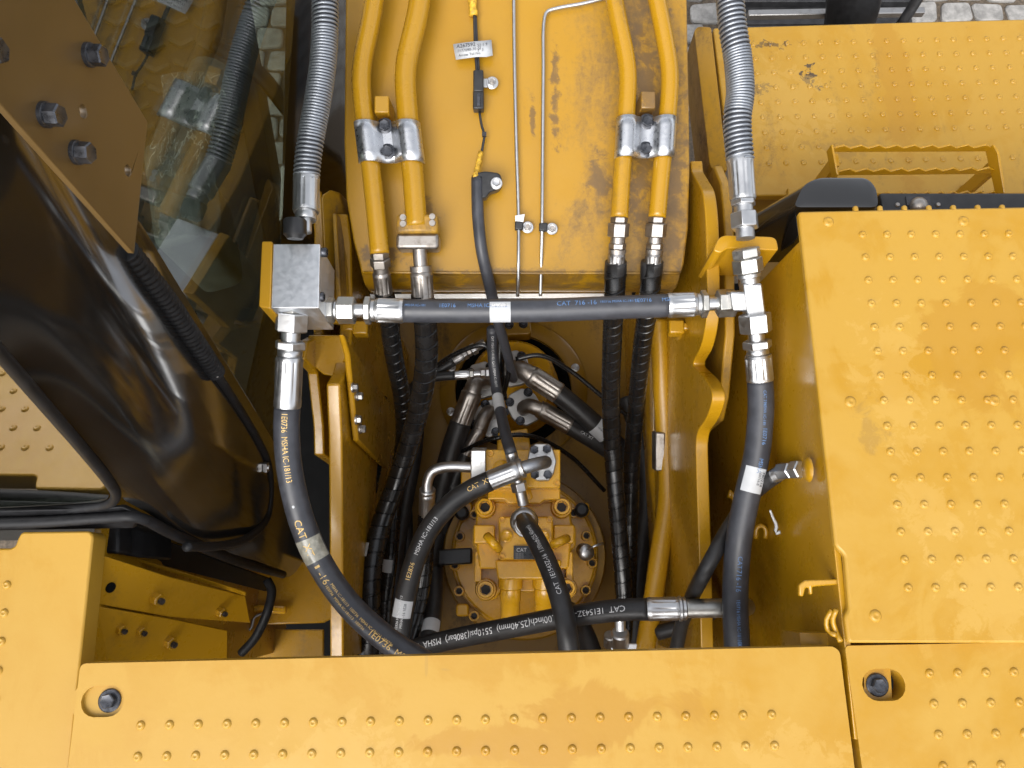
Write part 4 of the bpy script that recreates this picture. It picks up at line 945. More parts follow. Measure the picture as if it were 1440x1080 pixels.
for k_, (lab_, pts_) in enumerate((('thin black lead looping over the left rim of the swivel joint', [(560, 590, 1.70), (598, 530, 1.66), (640, 498, 1.62), (682, 486, 1.60), (694, 508, 1.62)]),
        ('thin black lead dropping from the conduit beside the swivel flanges', [(706, 470, 1.58), (716, 500, 1.60), (712, 540, 1.64), (700, 575, 1.70)]),
        ('thin black lead running from the swivel joint to the right wall', [(725, 505, 1.66), (760, 500, 1.66), (800, 520, 1.68), (850, 560, 1.70), (890, 590, 1.72)]),
        ('thin black lead along the floor behind the motor block', [(640, 640, 1.78), (690, 618, 1.70), (740, 612, 1.70), (800, 640, 1.76), (850, 690, 1.80)]))):
    hose('thin_lead', lab_, [A(*q_) for q_ in pts_], .0052, M['wrap'], cat='lead', group='thin leads around the swivel joint')
prism('swivel_stop', rpoly([D(700, 608, 1.70), D(742, 602, 1.70), D(748, 640, 1.70), D(698, 645, 1.70)], .006), (0, 0, -.2), M['cast'], sv, bevel=.003)
# black hose stubs tangled behind the conduit
hose('thin_hose', 'short black ribbed hose half hidden behind the conduit', [A(703, 470, 1.66), A(702, 520, 1.68), A(706, 560, 1.72)], .012, M['wrap'])

# ================================================================ swing motor
mo = thing('swing_motor', 'yellow cast swing motor with round bolted flange in the bay', 'swing motor', D(740, 770, FD))
cM = D(738, 778, 1.76)
turn('gearbox_drum', cM - ZUP * .19, ZUP, [(0, m(98, 1.7)), (.13, m(98, 1.7)), (.14, m(106, 1.7)), (.168, m(106, 1.7)), (.172, m(104, 1.7)), (.172, m(80, 1.7)), (.178, m(78, 1.7))], M['cast'], mo, sides=56)
turn('flange_ring', cM, ZUP, [(-.02, m(102, 1.7)), (-.004, m(102, 1.7)), (0, m(99, 1.7)), (0, .02)], M['cast'], mo, sides=56)
turn('ring_gear_rim', cM - ZUP * .05, ZUP, [(-.06, m(119, 1.72)), (-.01, m(119, 1.72)), (0, m(116, 1.72)), (0, .03)], M['grimy'], mo, sides=56)
for (px, py) in ((647, 755), (640, 795), (646, 831), (667, 866), (668, 724), (824, 754), (823, 830), (805, 866), (806, 722), (832, 792)):
    socket(mo, D(px, py, 1.76), ZUP, .0115, .018, M['cast'], 'flange_bolt')
# body: stacked castings
def cast(name, pts, d0, h, rad=.006, mat='cast', bev=.004):
    return prism(name, rpoly([D(px, py, d0) for px, py in pts], rad, 4), (0, 0, -h), M[mat], mo, bevel=bev, seg=3)
cast('mounting_plate', [(672, 700), (802, 700), (804, 735), (810, 741), (810, 768), (802, 776), (808, 822), (800, 846), (776, 843), (768, 833), (704, 833), (697, 843), (675, 845), (668, 824), (673, 776), (665, 768), (665, 741), (671, 735)], 1.57, .18, .006)
cast('body_casting', [(672, 705), (800, 705), (805, 745), (800, 800), (674, 800), (668, 745)], 1.53, .10, .008)
cast('shoulder', [(666, 738), (696, 738), (696, 764), (666, 764)], 1.50, .05, .004)
cast('shoulder', [(778, 738), (808, 738), (808, 764), (778, 764)], 1.50, .05, .004)
cast('valve_body', [(701, 726), (778, 726), (778, 787), (701, 787)], 1.485, .06, .006)
cast('valve_step', [(696, 787), (790, 787), (786, 815), (700, 815)], 1.51, .08, .006)
cast('port_block', [(683, 632), (788, 632), (788, 686), (683, 686)], 1.44, .14, .003, bev=.003)
cast('port_foot', [(686, 686), (788, 686), (788, 702), (765, 703), (760, 708), (715, 708), (709, 702), (686, 702)], 1.475, .10, .003, bev=.003)
cast('upright_lug', [(648, 655), (668, 655), (668, 695), (648, 695)], 1.66, .12, .004)
for (px, py) in ((682, 713), (790, 713), (683, 829), (797, 827)):
    bdz = 1.53 if py > 800 else 1.508
    turn('boss', D(px, py, bdz) - ZUP * .09, ZUP, [(0, .022), (.08, .021), (.085, .019)], M['cast'], mo, sides=28)
    socket(mo, D(px, py, bdz) - ZUP * .012, ZUP, .0165, .024, M['cast'], 'mounting_bolt')
for px in (718, 766):
    p0 = D(px, 800, 1.535); p1 = D(px - .5, 874, 1.56); dd = unit(p0, p1)
    turn('relief_valve', p0, dd, [(0, .024), (.035, .024), (.038, .0205), (.06, .0205), (.062, .019), (.11, .019), (.112, .016)], M['cast'], mo, sides=26)
turn('plug', D(712, 754, 1.484), ZUP, [(0, .012), (.004, .012), (.005, .009), (.002, .004)], M['cast'], mo, sides=24)
turn('plug', D(764, 754, 1.484), ZUP, [(0, .012), (.004, .012), (.005, .009), (.002, .004)], M['cast'], mo, sides=24)
for (a, b) in (((685, 754), (701, 772)), ((778, 766), (797, 757))):
    sweep('lifting_lug', Path([D(*a, 1.47), D((a[0] + b[0]) / 2, (a[1] + b[1]) / 2, 1.455), D(*b, 1.475)]), .0085, M['cast'], mo, sides=14)
NPL = obox('name_plate', D(741, 777, 1.482), (m(19, 1.43), 0, 0), (0, m(9.5, 1.43), 0), (0, 0, .0015), M['label'], mo, bevel=.0006)
flat_text('lettering', 'CAT', D(726, 776, 1.480), RV, (0, 1, 0), .010, M['inkwhite'], NPL)
for k in range(3): flat_text('lettering', '|||||| ||||| ||||', D(725, 779.5 + 2.8 * k, 1.480), RV, (0, 1, 0), .0034, M['steel'], NPL)
flat_text('lettering', '05852A', D(780, 750, 1.498), RV, (0, 1, 0), .012, M['cast'], mo, lift=.001)
flat_text('lettering', '100', D(683, 750, 1.498), RV, (0, 1, 0), .011, M['cast'], mo, lift=.001)
obox('sensor_arm', A(640, 783, 1.6), (m(24, 1.6), .002, 0), (0, m(11, 1.6), 0), (0, 0, .014), M['plastic'], mo, bevel=.004)
turn('bleed_plug', A(823, 776, 1.60), -FV * .9 + RV * .2, [(-.02, .014), (0, .014), (.001, .017), (.008, .017), (.012, .013), (.014, .006)], M['zinc'], mo, sides=20)
sweep('bleed_wire', Path([A(826, 773, 1.585), A(836, 768, 1.57), A(848, 764, 1.58)]), .0025, M['zinc'], mo, sides=8)
for (px, py) in ((650, 722), (817, 718)): turn('rubber_plug', D(px, py, 1.745), ZUP, [(0, .016), (.02, .016), (.025, .010)], M['plastic'], mo, sides=16)
for (px, py) in ((706, 731), (773, 731), (706, 783), (773, 783), (690, 638), (690, 680), (731, 680), (783, 680)):
    socket(mo, D(px, py, 1.487 if py > 700 else 1.442) - ZUP * .002, ZUP, .0062, .008, M['cast'], 'cover_screw')
turn('cap_plug', D(738, 697, 1.478), ZUP, [(0, .016), (.006, .016), (.008, .013)], M['cast'], mo, sides=6)
turn('cap_plug', D(705, 660, 1.442), ZUP, [(0, .017), (.004, .017), (.006, .012)], M['cast'], mo, sides=24)
for (px, py) in ((672, 790), (801, 790)): cast('rib', [(px - 4, py - 14), (px + 4, py - 14), (px + 5, py + 28), (px - 5, py + 28)], 1.535, .06, .002)
for (px, py) in ((655, 715), (820, 716), (650, 858), (826, 856)): cast('flange_boss', [(px - 9, py - 9), (px + 9, py - 9), (px + 9, py + 9), (px - 9, py + 9)], 1.745, .03, .008)
# left steel port block with elbow tube, right split flange
obox('port_flange', A(673.5, 652, 1.46), RV * m(10.5, 1.45), -DV * m(21, 1.45), FV * .03, M['flangewhite'], mo, bevel=.002)
# --- hose H4 from the motor flange
pf = D(763, 652, 1.437)
Pq = [D(745, 632, 1.437), D(752, 626, 1.437), D(772, 626, 1.437), D(777, 634, 1.437), D(782, 650, 1.437), D(778, 668, 1.437), D(772, 677, 1.437), D(754, 677, 1.437), D(746, 668, 1.437), D(741, 651, 1.437)]
SF2 = prism('split_flange', rpoly(Pq, .004, 3), (0, 0, .016), M['flangewhite'], mo, bevel=.0018)
for (px, py) in ((751, 633), (769, 632), (752, 668), (770, 668)): bolt(SF2, D(px, py, 1.421), ZUP, .0145, .008, 0.0)
H4A = 1.36
h, P = hose('motor_hose', 'black hose curving from the motor flange down the left, gold lettering', [A(689, 676, 1.365), A(664, 688, 1.365), A(632, 710, 1.36), A(603, 745, 1.355), A(583, 790, 1.35), A(570, 840, 1.345), A(562, 890, 1.34), A(556, 940, 1.34)], .0185, M['rubber'])
sweep('elbow_tube', Path([A(767, 650, 1.44), A(766, 650, 1.40), A(757, 652, 1.37), A(742, 656, 1.362), A(732, 659, 1.362)]), m(9.5, 1.37), M['galv'], h, sides=20)
dd = unit(A(735, 658, 1.362), A(689, 676, 1.365))
stack(h, A(736, 657.5, 1.362), dd, [('collar', 7, 29, 'ring'), ('ferrule', 45, 29.5, 'fer')], 1.362)
wrap_text('lettering', 'CAT  XT', P, along(P, 659, 691), .0185, .0125, M['inkgold'], h, ang=-.25, flip=True)
wrap_text('lettering', 'MSHA IC-181/13', P, along(P, 588, 779), .0185, .0105, M['inkwhite'], h, ang=-.1, flip=True)
wrap_text('lettering', '1E2836', P, along(P, 576, 815), .0185, .0110, M['inkgold'], h, ang=-.1, flip=True)
wrap_text('lettering', '1E2836 MSHA IC-181/13', P, along(P, 562, 885), .0185, .0060, M['inkwhite'], h, ang=-.3, flip=True)
wrap_text('lettering', 'MSHA IC-181/13', P, along(P, 563, 880), .0185, .0060, M['inkwhite'], h, ang=.1, flip=True)
wrap_patch('label_sticker', P, along(P, 563.5, 841), along(P, 561, 866), .0185, -1.0, 1.0, M['white'], h)
wrap_text('lettering', '-16 1E28', P, along(P, 563, 864), .0185, .0065, M['ink'], h, ang=.2, flip=True, lift=.001)
wrap_text('lettering', '-6ES', P, along(P, 560, 909), .0185, .0120, M['inkwhite'], h, ang=0, flip=True)
# --- hose H5, white lettering, over the motor
h, P = hose('motor_hose', 'black hose bending over the motor to the rear panel, white lettering', [A(737, 733, 1.38), A(745, 744, 1.33), A(757, 765, 1.285), A(773, 800, 1.235), A(787, 840, 1.20), A(796, 880, 1.185), A(802, 930, 1.185)], .0165, M['rubber'])
turn('port_ring', A(737, 733, 1.40), unit(A(737, 733, 1.40), A(737, 731, 1.30)), [(-.05, .026), (0, .026), (.004, .024), (.008, .018)], M['zinc'], h, sides=28)
sweep('lock_ring', Path([A(725, 722, 1.40), A(724, 740, 1.39), A(731, 752, 1.385), A(741, 754, 1.38)]), .0028, M['zinc'], h, sides=8)
ferrule('ferrule', A(737, 735, 1.40), unit(A(737, 735, 1.40), A(740, 738, 1.36)), .03, .0195, M['zinc'], h)
wrap_text('lettering', 'CAT  1E1543Z-16  1.00inch(25.40mm)', P, along(P, 783, 841), .0165, .0110, M['inkwhite'], h, ang=.1, flip=True, squash=.85)
# --- hose H3 across the bottom of the bay
h, P = hose('return_hose', 'black hose crossing low in front of the motor, upside-down white lettering', [A(560, 925, 1.36), A(585, 912, 1.36), A(640, 898, 1.33), A(720, 882, 1.28), A(800, 867, 1.235), A(870, 858, 1.20), A(912, 856.5, 1.185)], .0172, M['rubber'])
dd = unit(A(900, 856.5, 1.185), A(965, 855.5, 1.18))
e = stack(h, P.pos(P.L) - dd * .003, dd, [('ferrule', 44, 33, 'fer'), ('collar', 5, 35, 'ring'), ('collar', 6, 32, 'ring')], 1.185)
sweep('elbow_tube', Path([e - dd * .003, e + dd * .05, e + dd * .085 - ZUP * .010, e + dd * .105 - ZUP * .05]), m(13, 1.19), M['zinc2'], h, sides=20)
wrap_text('lettering', 'CAT  1E1543Z-16', P, along(P, 883, 849), .0172, .0125, M['inkwhite'], h, ang=.42, flip=True)
wrap_text('lettering', '1.00inch(25.40mm)  5510psi(380bar)  MSHA  IC-181', P, along(P, 790, 860), .0172, .0148, M['inkwhite'], h, ang=.4, flip=True)
# small manifold stub below the return hose
sf = thing('stub_fitting', 'small bright steel stub fitting with plate below the return hose', 'fitting', A(872, 905, 1.45))
obox('stub_plate', A(885, 912, 1.42), (m(26, 1.42), 0, 0), (0, m(7, 1.42), 0), (0, 0, .004), M['alu'], sf, bevel=.002)
turn('stub_nut', A(872, 907, 1.42), unit(A(872, 907, 1.42), A(872, 885, 1.40)), [(0, .0165), (.03, .0165), (.033, .014)], M['zinc'], sf)
turn('stub_nut', A(858, 907, 1.43), unit(A(858, 907, 1.43), A(858, 888, 1.41)), [(0, .012), (.026, .012), (.028, .010)], M['steel'], sf)
turn('stub_neck', A(872, 886, 1.405), -DV, [(0, .010), (.02, .010)], M['zinc'], sf)
# ================================================================ yellow hard pipes at the right of the bay
t, P = pipe('bay_pipe', 'yellow steel pipe bending down the right side of the bay', [A(926, 450, 1.50), A(930, 520, 1.50), A(935, 610, 1.50), A(939, 670, 1.49), A(938, 710, 1.48), A(929, 770, 1.46), A(919, 840, 1.44), A(906, 920, 1.42)], m(13.5, 1.48), M['tube'], 'yellow pipes in the bay')
t, P = pipe('bay_pipe', 'yellow steel pipe behind the bent one, deeper in the bay', [A(918, 500, 1.64), A(922, 640, 1.64), A(932, 740, 1.62), A(934, 840, 1.6), A(930, 930, 1.6)], m(13, 1.62), M['tube'], 'yellow pipes in the bay')
ck = thing('pipe_saddle', 'grey steel saddle clamp on the yellow bay pipe', 'pipe clamp', A(940, 640, 1.55))
obox('saddle_half', A(926, 634, 1.50), (m(7, 1.5), 0, 0), -DV * m(27, 1.5), FV * .02, M['dull'], ck, bevel=.003)
obox('saddle_half', A(952, 632, 1.48), (m(4, 1.5), 0, 0), -DV * m(25, 1.5), FV * .02, M['steel'], ck, bevel=.003)
turn('saddle_bolt', A(949, 601, 1.47), -FV, [(0, .0075), (.008, .0075), (.010, .006)], M['cast'], ck, sides=16)
turn('saddle_bolt', A(958, 618, 1.47), -FV, [(0, .0055), (.006, .0055)], M['dull'], ck, sides=12)
# ================================================================ dark hoses at the right
h, P = hose('drain_hose', 'slim black hose running from the hood elbow down behind the thick hose', [A(1092, 668, 1.12), A(1075, 680, 1.14), A(1050, 705, 1.19), A(1025, 742, 1.18), A(1004, 780, 1.15), A(988, 810, 1.15), A(972, 842, 1.22), A(958, 880, 1.27), A(948, 930, 1.30)], .0115, M['rubber'])
dd = unit(A(1092, 668, 1.12), A(1104, 661, 1.11))
turn('elbow_body', A(1088, 670, 1.12), dd, [(0, .010), (.016, .0115), (.022, .0115)], M['zinc'], h, sides=18)
hexnut('elbow_nut', A(1097, 663, 1.11), unit(A(1097, 663, 1.11), A(1118, 661, 1.075)), .030, .0125, M['zinc'], h, hint=-FV)
hexnut('adapter', A(1116, 661, 1.08), unit(A(1116, 661, 1.08), A(1130, 660, 1.06)), .018, .0135, M['zinc'], h, hint=-FV)
hose('drain_hose', 'dark hose emerging below the bright elbow beside the yellow pipes', [A(925, 890, 1.42), A(960, 880, 1.40), A(990, 868, 1.39), A(1012, 850, 1.42)], .0135, M['rubber'])
hose('drain_hose', 'black hose sagging behind the wrapped hoses on the right', [D(880, 560, 1.75), D(905, 640, 1.74), D(910, 700, 1.74), D(898, 800, 1.72), D(890, 930, 1.72)], .018, M['rubber'])
hose('drain_hose', 'black hose stub under the return hose near the motor', [D(800, 860, 1.7), D(820, 890, 1.62), D(835, 930, 1.58)], .022, M['rubber'])
hose('drain_hose', 'black hose with white sticker at the foot of the motor flange', [D(612, 800, 1.66), D(610, 850, 1.62), D(605, 890, 1.58), D(596, 935, 1.55)], .018, M['rubber'])
hs_ = Path([D(612, 800, 1.66), D(610, 850, 1.62), D(605, 890, 1.58), D(596, 935, 1.55)])
o_ = [o for o in bpy.data.objects if o.get('label') == 'black hose with white sticker at the foot of the motor flange'][0]
wrap_patch('label_sticker', hs_, along(hs_, 606, 876), along(hs_, 604, 892), .018, -1.2, 1.2, M['white'], o_)
# ================================================================ thin steel lines and their clips on the boom
LA = 1.238
t, P = pipe('grease_line', 'straight thin bright steel line down the middle of the boom', [A(722, -40, LA), A(723, 60, LA), A(726, 200, LA), A(729, 300, LA), A(729, 380, LA), A(728, 416, 1.27)], m(2.6, LA), M['zinc'], 'thin steel lines on the boom', cat='steel line', sides=10)
t, P = pipe('grease_line', 'bent thin bright steel line beside the right boom pipes', [A(858, -4, LA), A(820, 5, LA), A(782, 12, LA), A(769, 17, LA), A(765, 30, LA), A(764, 100, LA), A(763, 220, LA), A(762, 330, LA), A(760, 416, 1.27)], m(2.6, LA), M['zinc'], 'thin steel lines on the boom', cat='steel line', sides=10)
for (x, y, lab) in ((729, 318, 'rubber line clip with bolt and bent tab on the straight steel line'), (763, 320, 'rubber line clip with bolt on the bent steel line')):
    c = thing('line_clip', lab, 'clip', A(x, y, BA), 'clips of the thin steel lines')
    obox('rubber_band', A(x + 1, y, LA), (m(6, LA), 0, 0), -DV * m(6, LA), FV * .006, M['plastic'], c, bevel=.002)
    obox('strap', A(x + 9, y + 1, LA + .002), (m(5, LA), 0, 0), -DV * m(5, LA), FV * .002, M['dull'], c, bevel=.0008)
    bolt(c, A(x + 13, y + 2, LA), -FV, .0115, .008, .0095, mat=M['zinc'])
    turn('stud_end', A(x + 13, y + 2, LA) - FV * .008, -FV, [(0, .0035), (.004, .0035)], M['dull'], c, sides=10)
    if x < 740: prism('bent_tab', [A(725, 303, 1.232), A(738, 301, 1.225), A(736, 312, 1.232), A(725, 312, 1.236)], FV * .002, M['zinc'], c)
# ================================================================ sensor harness on the boom
ha = thing('sensor_harness', 'dark sensor wire with yellow taped ends and black connector on the boom', 'wire harness', A(672, 130, BA))
WA = 1.235
sweep('taped_end', Path([A(663, -40, WA), A(664, 0, WA), A(666, 22, WA)]), m(6, WA), M['ochre'], ha, sides=10, rfun=lambda s: m(6, WA) * (1 + .15 * math.sin(s * 300)))
sweep('wire', Path([A(667, 20, WA), A(668, 60, WA), A(671, 106, WA)]), m(2.0, WA), M['wire'], ha, sides=8)
sweep('wire', Path([A(669, 22, WA + .002), A(671, 60, WA), A(674, 106, WA)]), m(1.6, WA), M['wire'], ha, sides=8)
obox('connector', A(673, 117, WA - .008), (m(7, WA), 0, 0), -DV * m(15, WA), FV * .011, M['plastic'], ha, bevel=.002)
obox('connector_latch', A(673, 143, WA - .006), (m(7.5, WA), 0, 0), -DV * m(13, WA), FV * .010, M['plastic'], ha, bevel=.002)
obox('connector_rib', A(673, 140, WA - .017), (m(2, WA), 0, 0), -DV * m(9, WA), FV * .002, M['bolt'], ha)
sweep('wire', Path([A(674, 156, WA), A(677, 175, WA), A(681, 190, WA), A(679, 205, WA), A(676, 222, WA)]), m(1.8, WA), M['wire'], ha, sides=8)
obox('wire_clip', A(681, 189, WA - .003), (m(3, WA), 0, 0), -DV * m(3, WA), FV * .003, M['wire'], ha)
sweep('taped_end', Path([A(676, 214, WA), A(672, 232, WA - .01), A(668, 250, 1.208)]), m(3.6, WA), M['ochre'], ha, sides=10, rfun=lambda s: m(3.6, WA) * (1 + .2 * math.sin(s * 400)))
obox('clip_tab', A(684, 117, WA), (m(5, WA), 0, 0), -DV * m(6, WA), FV * .002, M['white'], ha, bevel=.0008)
bolt(ha, A(692, 117, WA), -FV, .0115, .008, .010, mat=M['zinc']); turn('stud_end', A(692, 117, WA) - FV * .008, -FV, [(0, .0035), (.004, .0035)], M['dull'], ha, sides=10)
tg = thing('paper_tag', 'white printed paper tag wrapped round the sensor wire', 'tag', A(665, 70, 1.23))
V = []; F = []; tp = [(637, 62), (652, 60), (668, 58), (682, 57), (691, 56)]; bt_ = [(641, 84), (655, 82), (670, 80), (684, 80), (693, 78)]
hh = [.0, .004, .007, .004, .001]
for (a, b, z) in zip(tp, bt_, hh): V += [A(*a, 1.232 - z), A(*b, 1.232 - z)]
F = [(2 * k, 2 * k + 2, 2 * k + 3, 2 * k + 1) for k in range(4)]
TGS = o = add('tag_sheet', V, F, M['white'], tg, smooth='all'); s_ = o.modifiers.new('solid', 'SOLIDIFY'); s_.thickness = .0006
exx = unit(A(641, 68, 1.231), A(665, 65, 1.226)); eyy = -DV
flat_text('lettering', 'A267592', A(642, 68, 1.2285), exx, eyy, .0085, M['ink'], TGS)
flat_text('lettering', '1177090-70 01', A(643, 74, 1.2285), exx, eyy, .0065, M['ink'], TGS)
flat_text('lettering', 'Arrow Tail No.', A(645, 80, 1.2285), exx, eyy, .0058, M['ink'], TGS)
flat_text('lettering', '52 1 9', A(671, 66, 1.2235), unit(A(671, 66, 1.226), A(690, 63, 1.230)), eyy, .0065, M['ink'], TGS)
flat_text('lettering', '1" 3', A(671, 73, 1.2235), unit(A(671, 66, 1.226), A(690, 63, 1.230)), eyy, .0065, M['ink'], TGS)
# ================================================================ cab
GP = Vector((-.397, .43, 2.2)); GN = Vector((1, -.1966, 0)).normalized()       # side glass plane
def G(px, py, off=0.0): return PL(px, py, GP + GN * off, GN)
cab = thing('cab', 'glossy black operator cab with green tinted side glass, left edge', 'cab', D(300, 780, 1.45))
# rails of the rounded rear corner: bottom point -> top point
gb, gt = G(386, 622), G(196, 312)
r0b, r0t = D(176, 704, .97), D(-14, 486, .60)
RA = [  # (bottom, top)
    (r0b, r0t),
    (D(262, 752, 1.12), D(56, 400, .605)),
    (D(350, 790, 1.38), D(115, 352, .63)),
    (D(412, 808, 1.63), D(158, 330, .69)),
    (G(432, 770, .022), G(184, 317, .008)),
    (G(392, 632), G(198, 314))]
RA = [(b_, b_.lerp(t_, (1.22 if i_ < 3 else 1.12) if i_ < 4 else 1.0 + .06 * (5 - i_))) for i_, (b_, t_) in enumerate(RA)]
def loft(name, rails, mat, parent, nu=40, nv=24, bulge=0.0):
    cb = catmull([r[0] for r in rails], nu // (len(rails) - 1) + 1); ct = catmull([r[1] for r in rails], nu // (len(rails) - 1) + 1)
    V = []; F = []; n = len(cb)
    for j in range(nv + 1):
        t = j / nv
        for a, b in zip(cb, ct): V.append(a.lerp(b, t) + Vector((bulge, -bulge * .5, 0)) * math.sin(math.pi * t) * math.sin(math.pi * cb.index(a) / (n - 1)))
    for j in range(nv):
        for k in range(n - 1): q = j * n + k; F.append((q, q + 1, q + n + 1, q + n))
    return add(name, V, F, mat, parent, smooth='all')
cs = loft('corner_shell', RA, M['gloss'], cab, bulge=.0)
# rear wall beside the window, frame, seal and rear glass
wn = (r0t - r0b).cross(Vector((-1, 0, -.02))).normalized()
if wn.y > 0: wn = -wn
def Wn(px, py, off=0.0): return PL(px, py, r0b + wn * off, wn)
seal = Path([Wn(-60, 430, .001), Wn(-20, 474, .001), Wn(60, 566, .001), Wn(120, 636, .001), Wn(152, 676, .001), Wn(163, 694, .001), Wn(155, 708, .001), Wn(130, 713, .001), Wn(60, 718, .001), Wn(-60, 724, .001)])
sweep('window_seal', seal, .0062, M['seal'], cab, sides=12, step=.012)
gl = rpoly([Wn(-60, 440), Wn(-20, 480), Wn(155, 690), Wn(150, 706), Wn(-60, 716)], [0, 0, .02, .02, 0])
rg = prism('rear_glass', gl, -wn * .004, M['darkglass'], cab)
sweep('window_sill', Path([D(-120, 738, 1.0), D(60, 734, 1.0), D(150, 728, 1.0), D(190, 727, 1.0), D(245, 752, 1.09), D(330, 788, 1.31), D(398, 808, 1.56)]), .0075, M['seal'], cab, sides=16)
prism('sill_cover', [D(-120, 722, .99), D(140, 715, .99), D(172, 712, .99), D(196, 724, 1.0), D(188, 743, 1.03), D(140, 744, 1.03), D(-120, 749, 1.03)], (0, .004, -.008), M['seal'], cab, bevel=.002)
# rear interior wall seen through / behind the rear glass
prism('inner_wall', [Wn(-80, 420, -.10), Wn(140, 420, -.10), Wn(140, 760, -.10), Wn(-80, 760, -.10)], -wn * .01, M['mat'], cab)
prism('under_beam', [D(170, 742, 1.10), D(250, 768, 1.22), D(372, 812, 1.60), D(372, 832, 1.60), D(230, 796, 1.24), D(165, 775, 1.12)], (0, 0, -.03), M['seal'], cab, bevel=.004)
# side glass and the frame of it
prism('side_glass', [G(100, -60), G(420, -60), G(413, 30), G(402, 200), G(395, 345), G(391, 628), G(196, 312)], -GN * .005, M['glass'], cab)
prism('front_pillar', [A(404, -80, 1.42), A(478, -80, 1.62), A(480, 290, 1.62), A(440, 345, 1.5), A(393, 348, 1.42)], FV * .3, M['gloss'], cab, bevel=.004)
edge = Path([G(413, 30, .001), G(408, 110, .001), G(402, 200, .001), G(395, 345, .001)])
prism('cab_roof', rpoly([Vector((-.425, .20, 2.70)), Vector((-.425, 1.75, 2.70)), Vector((-1.6, 1.75, 2.70)), Vector((-1.6, .20, 2.70))], .08), (0, 0, -.07), M['gloss'], cab, bevel=.02)
abox('left_wall', (-1.62, .22, 1.3), (-1.58, 1.7, 2.63), M['gloss'], cab)
# ribbed rubber hose lying along the corner and its clips, wiper lead
rb = Path([G(176, 352, .016), G(206, 388, .018), G(240, 432, .018), G(275, 483, .018), G(303, 524, .016)])
ts = thing('ribbed_lead', 'black ribbed rubber lead clipped along the cab corner', 'lead', rb.pos(0))
sweep('lead_body', rb, .0135, M['seal'], ts, sides=14, step=.0022, rfun=lambda s: .0128 + .0011 * math.sin(s * 2 * math.pi / .009))
ld = Path([G(303, 524, .014), G(330, 565, .012), G(360, 615, .012), G(376, 650, .014), G(380, 690, .016), D(376, 725, 1.38), D(352, 754, 1.30), D(312, 767, 1.20), D(262, 769, 1.09)])
sweep('lead_tail', ld, .0068, M['seal'], ts, sides=10)
for (px, py) in ((305, 522), (374, 657)):
    c = G(px, py, .020); obox('lead_clip', c, GN * .004, Vector((0, .007, .003)), Vector((0, -.003, .007)), M['steel'], ts, bevel=.001)
    turn('clip_screw', c + GN * .003, GN, [(0, .005), (.003, .004)], M['zinc'], ts, sides=10)
ld2 = Path([D(375, 815, 1.5), D(382, 830, 1.5), D(376, 860, 1.5), D(360, 895, 1.52), D(340, 918, 1.55)])
o = sweep('drain_lead', ld2, .0085, M['seal'], None, sides=12); tag(o, 'black drain lead hanging below the cab corner', 'lead')
# rubber mounts under the rear of the cab
mt_ = thing('cab_mount', 'black rubber mount block under the rear cab corner', 'mount', D(170, 776, 1.3))
prism('mount_block', [D(133, 728, 1.06), D(167, 728, 1.06), D(167, 778, 1.06), D(130, 778, 1.06)], (0, 0, -.10), M['seal'], mt_, bevel=.004)
prism('mount_base', [D(167, 728, 1.08), D(200, 744, 1.11), D(200, 785, 1.11), D(167, 780, 1.08)], (0, 0, -.10), M['seal'], mt_, bevel=.004)
prism('mount_ledge', [D(129, 779, 1.12), D(168, 778, 1.12), D(196, 786, 1.15), D(345, 832, 1.28), D(345, 838, 1.28), D(200, 792, 1.16), D(128, 785, 1.12)], (0, 0, -.008), M['tube'], mt_, bevel=.001)
# brown mounting plate with bolts on the cab top corner
b0, b1, b2 = A(190, 357, .645), A(-10, 133, .475), A(105, -10, .545)
bn = (b1 - b0).cross(b2 - b0).normalized()
if bn.dot(CAM - b0) < 0: bn = -bn
def Bp(px, py, off=0.0): return PL(px, py, b0 + bn * off, bn)
def circ(c, r, n=14):
    u = bn.orthogonal().normalized(); v = bn.cross(u); return [c + u * (r * math.cos(2 * math.pi * k / n)) + v * (r * math.sin(2 * math.pi * k / n)) for k in range(n)]
bp = thing('guard_plate', 'brown steel guard plate with three big bolts on the cab corner', 'guard plate', b0)
PLT = prism('plate', [Bp(-40, 100), Bp(-40, -40), Bp(82, -40), Bp(106, 0), Bp(208, 172), Bp(189, 357), Bp(0, 146)], -bn * .006, M['brown'], bp, holes=[circ(Bp(117, 157), .0046), circ(Bp(180, 240), .0046)], bevel=.0015)
for (px, py) in ((124, 77), (62, 161), (106, 214), (-24, 70)):
    c = Bp(px, py); turn('washer', c, bn, [(0, .0088), (.003, .0088), (.0034, .0082)], M['bolt'], PLT, sides=24)
    bolt(PLT, c + bn * .0034, bn, .0136, .0088, .0, name='bolt')
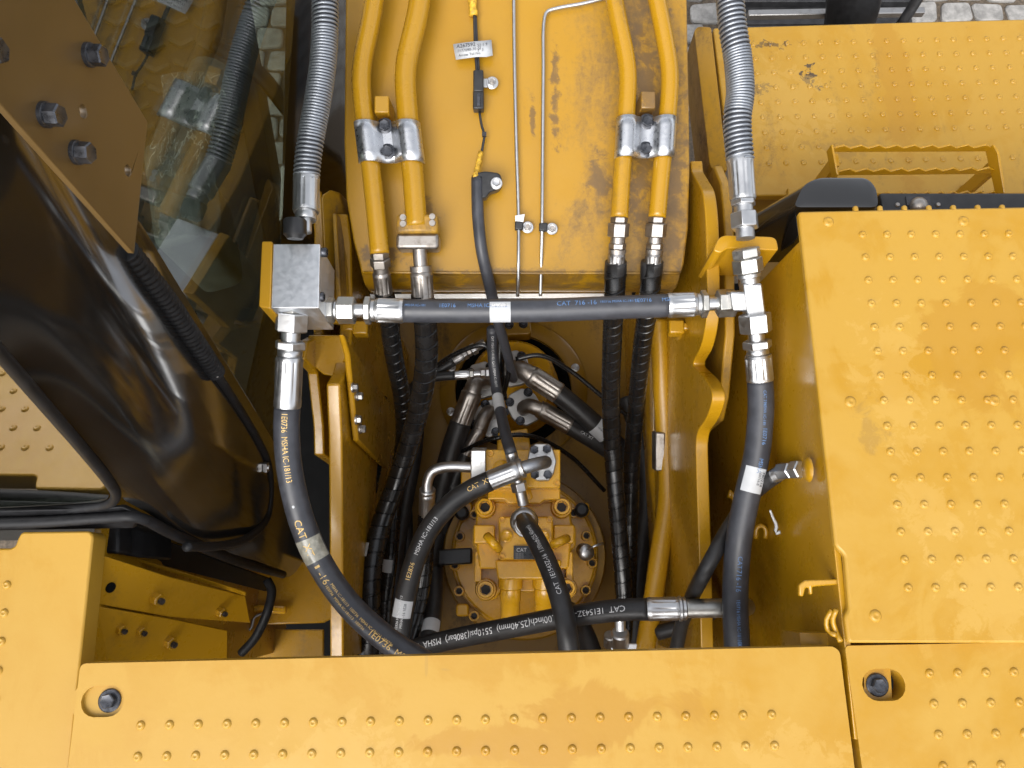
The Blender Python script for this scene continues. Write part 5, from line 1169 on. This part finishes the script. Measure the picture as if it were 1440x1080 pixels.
# chrome hand bars behind the plate and small bracket
gbv = thing('grab_rail', 'polished steel rails behind the brown guard plate', 'grab rail', A(20, 220, .9))
sweep('rail_tube', Path([A(-60, 205, .90), A(20, 217, .90), A(120, 232, .93)]), m(12, .9), M['zinc'], gbv, sides=20)
sweep('rail_tube', Path([A(-60, 160, .90), A(20, 172, .90), A(100, 190, .93)]), m(11, .9), M['zinc'], gbv, sides=20)
prism('tab', [A(84, 262, .84), A(108, 280, .85), A(125, 312, .85), A(112, 318, .86), A(88, 280, .86)], FV * .006, M['gloss'], gbv, bevel=.002)
obox('tab_nut', A(119, 298, .83), (.006, 0, 0), (0, .012, 0), (0, 0, .004), M['dull'], gbv, bevel=.001)
# ---------------- cab interior seen through the side glass
ci = thing('cab_interior', 'dim cab floor and console seen through the side glass', 'cab interior', D(250, 200, 2.0))
prism('floor_mat', [D(60, -60, 1.85), D(330, -60, 1.85), D(395, 330, 1.85), D(330, 620, 1.85), D(-60, 620, 1.85)], (0, 0, -.02), M['mat'], ci)
for k in range(8):
    for j in range(4):
        c = D(150 + 42 * j + k * 7, -30 + k * 30 + 6 * (j % 2), 1.845)
        for s in (-1, 1): obox('mat_rib', c + Vector((s * .017, 0, 0)), (.018, s * .010, 0), (-s * .003, .006, 0), (0, 0, .006), M['rib'], ci, bevel=.002)
prism('side_sill', [D(295, -60, 1.75), D(330, -60, 1.75), D(398, 340, 1.75), D(372, 345, 1.75)], (0, 0, -.12), M['seal'], ci, bevel=.006)
prism('console', rpoly([D(196, 200, 1.35), D(262, 195, 1.35), D(285, 330, 1.35), D(215, 350, 1.35)], .03), (0, 0, -.25), M['seat'], ci, bevel=.012)
sweep('arm_rest', Path([D(300, 105, 1.30), D(275, 170, 1.28), D(255, 260, 1.28)]), .045, M['seat'], ci, sides=16)
for pts in ([D(318, -40, 1.9), D(345, 120, 2.0), D(372, 260, 2.1)], [D(300, 60, 1.7), D(360, 100, 1.75), D(410, 160, 1.8)]):
    sweep('brace', Path(pts), .022, M['seal'], ci, sides=10)
# crinkled clear film over the arm rest
V = []; F = []; nu, nv = 22, 26
for j in range(nv + 1):
    for i in range(nu + 1):
        u, v = i / nu, j / nv
        px = 205 + 95 * u + 20 * (1 - v) + 8 * math.sin(v * 9); py = 100 + 230 * v + 25 * (u - .5) ** 2
        rr = .03 * math.sin(u * math.pi) + random.uniform(-.006, .006) + .010 * math.sin(u * 22 + v * 6)
        V.append(D(px, py, 1.22 - rr))
for j in range(nv):
    for i in range(nu): q = j * (nu + 1) + i; F.append((q, q + 1, q + nu + 2, q + nu + 1))
add('plastic_film', V, F, M['film'], ci, smooth='all')
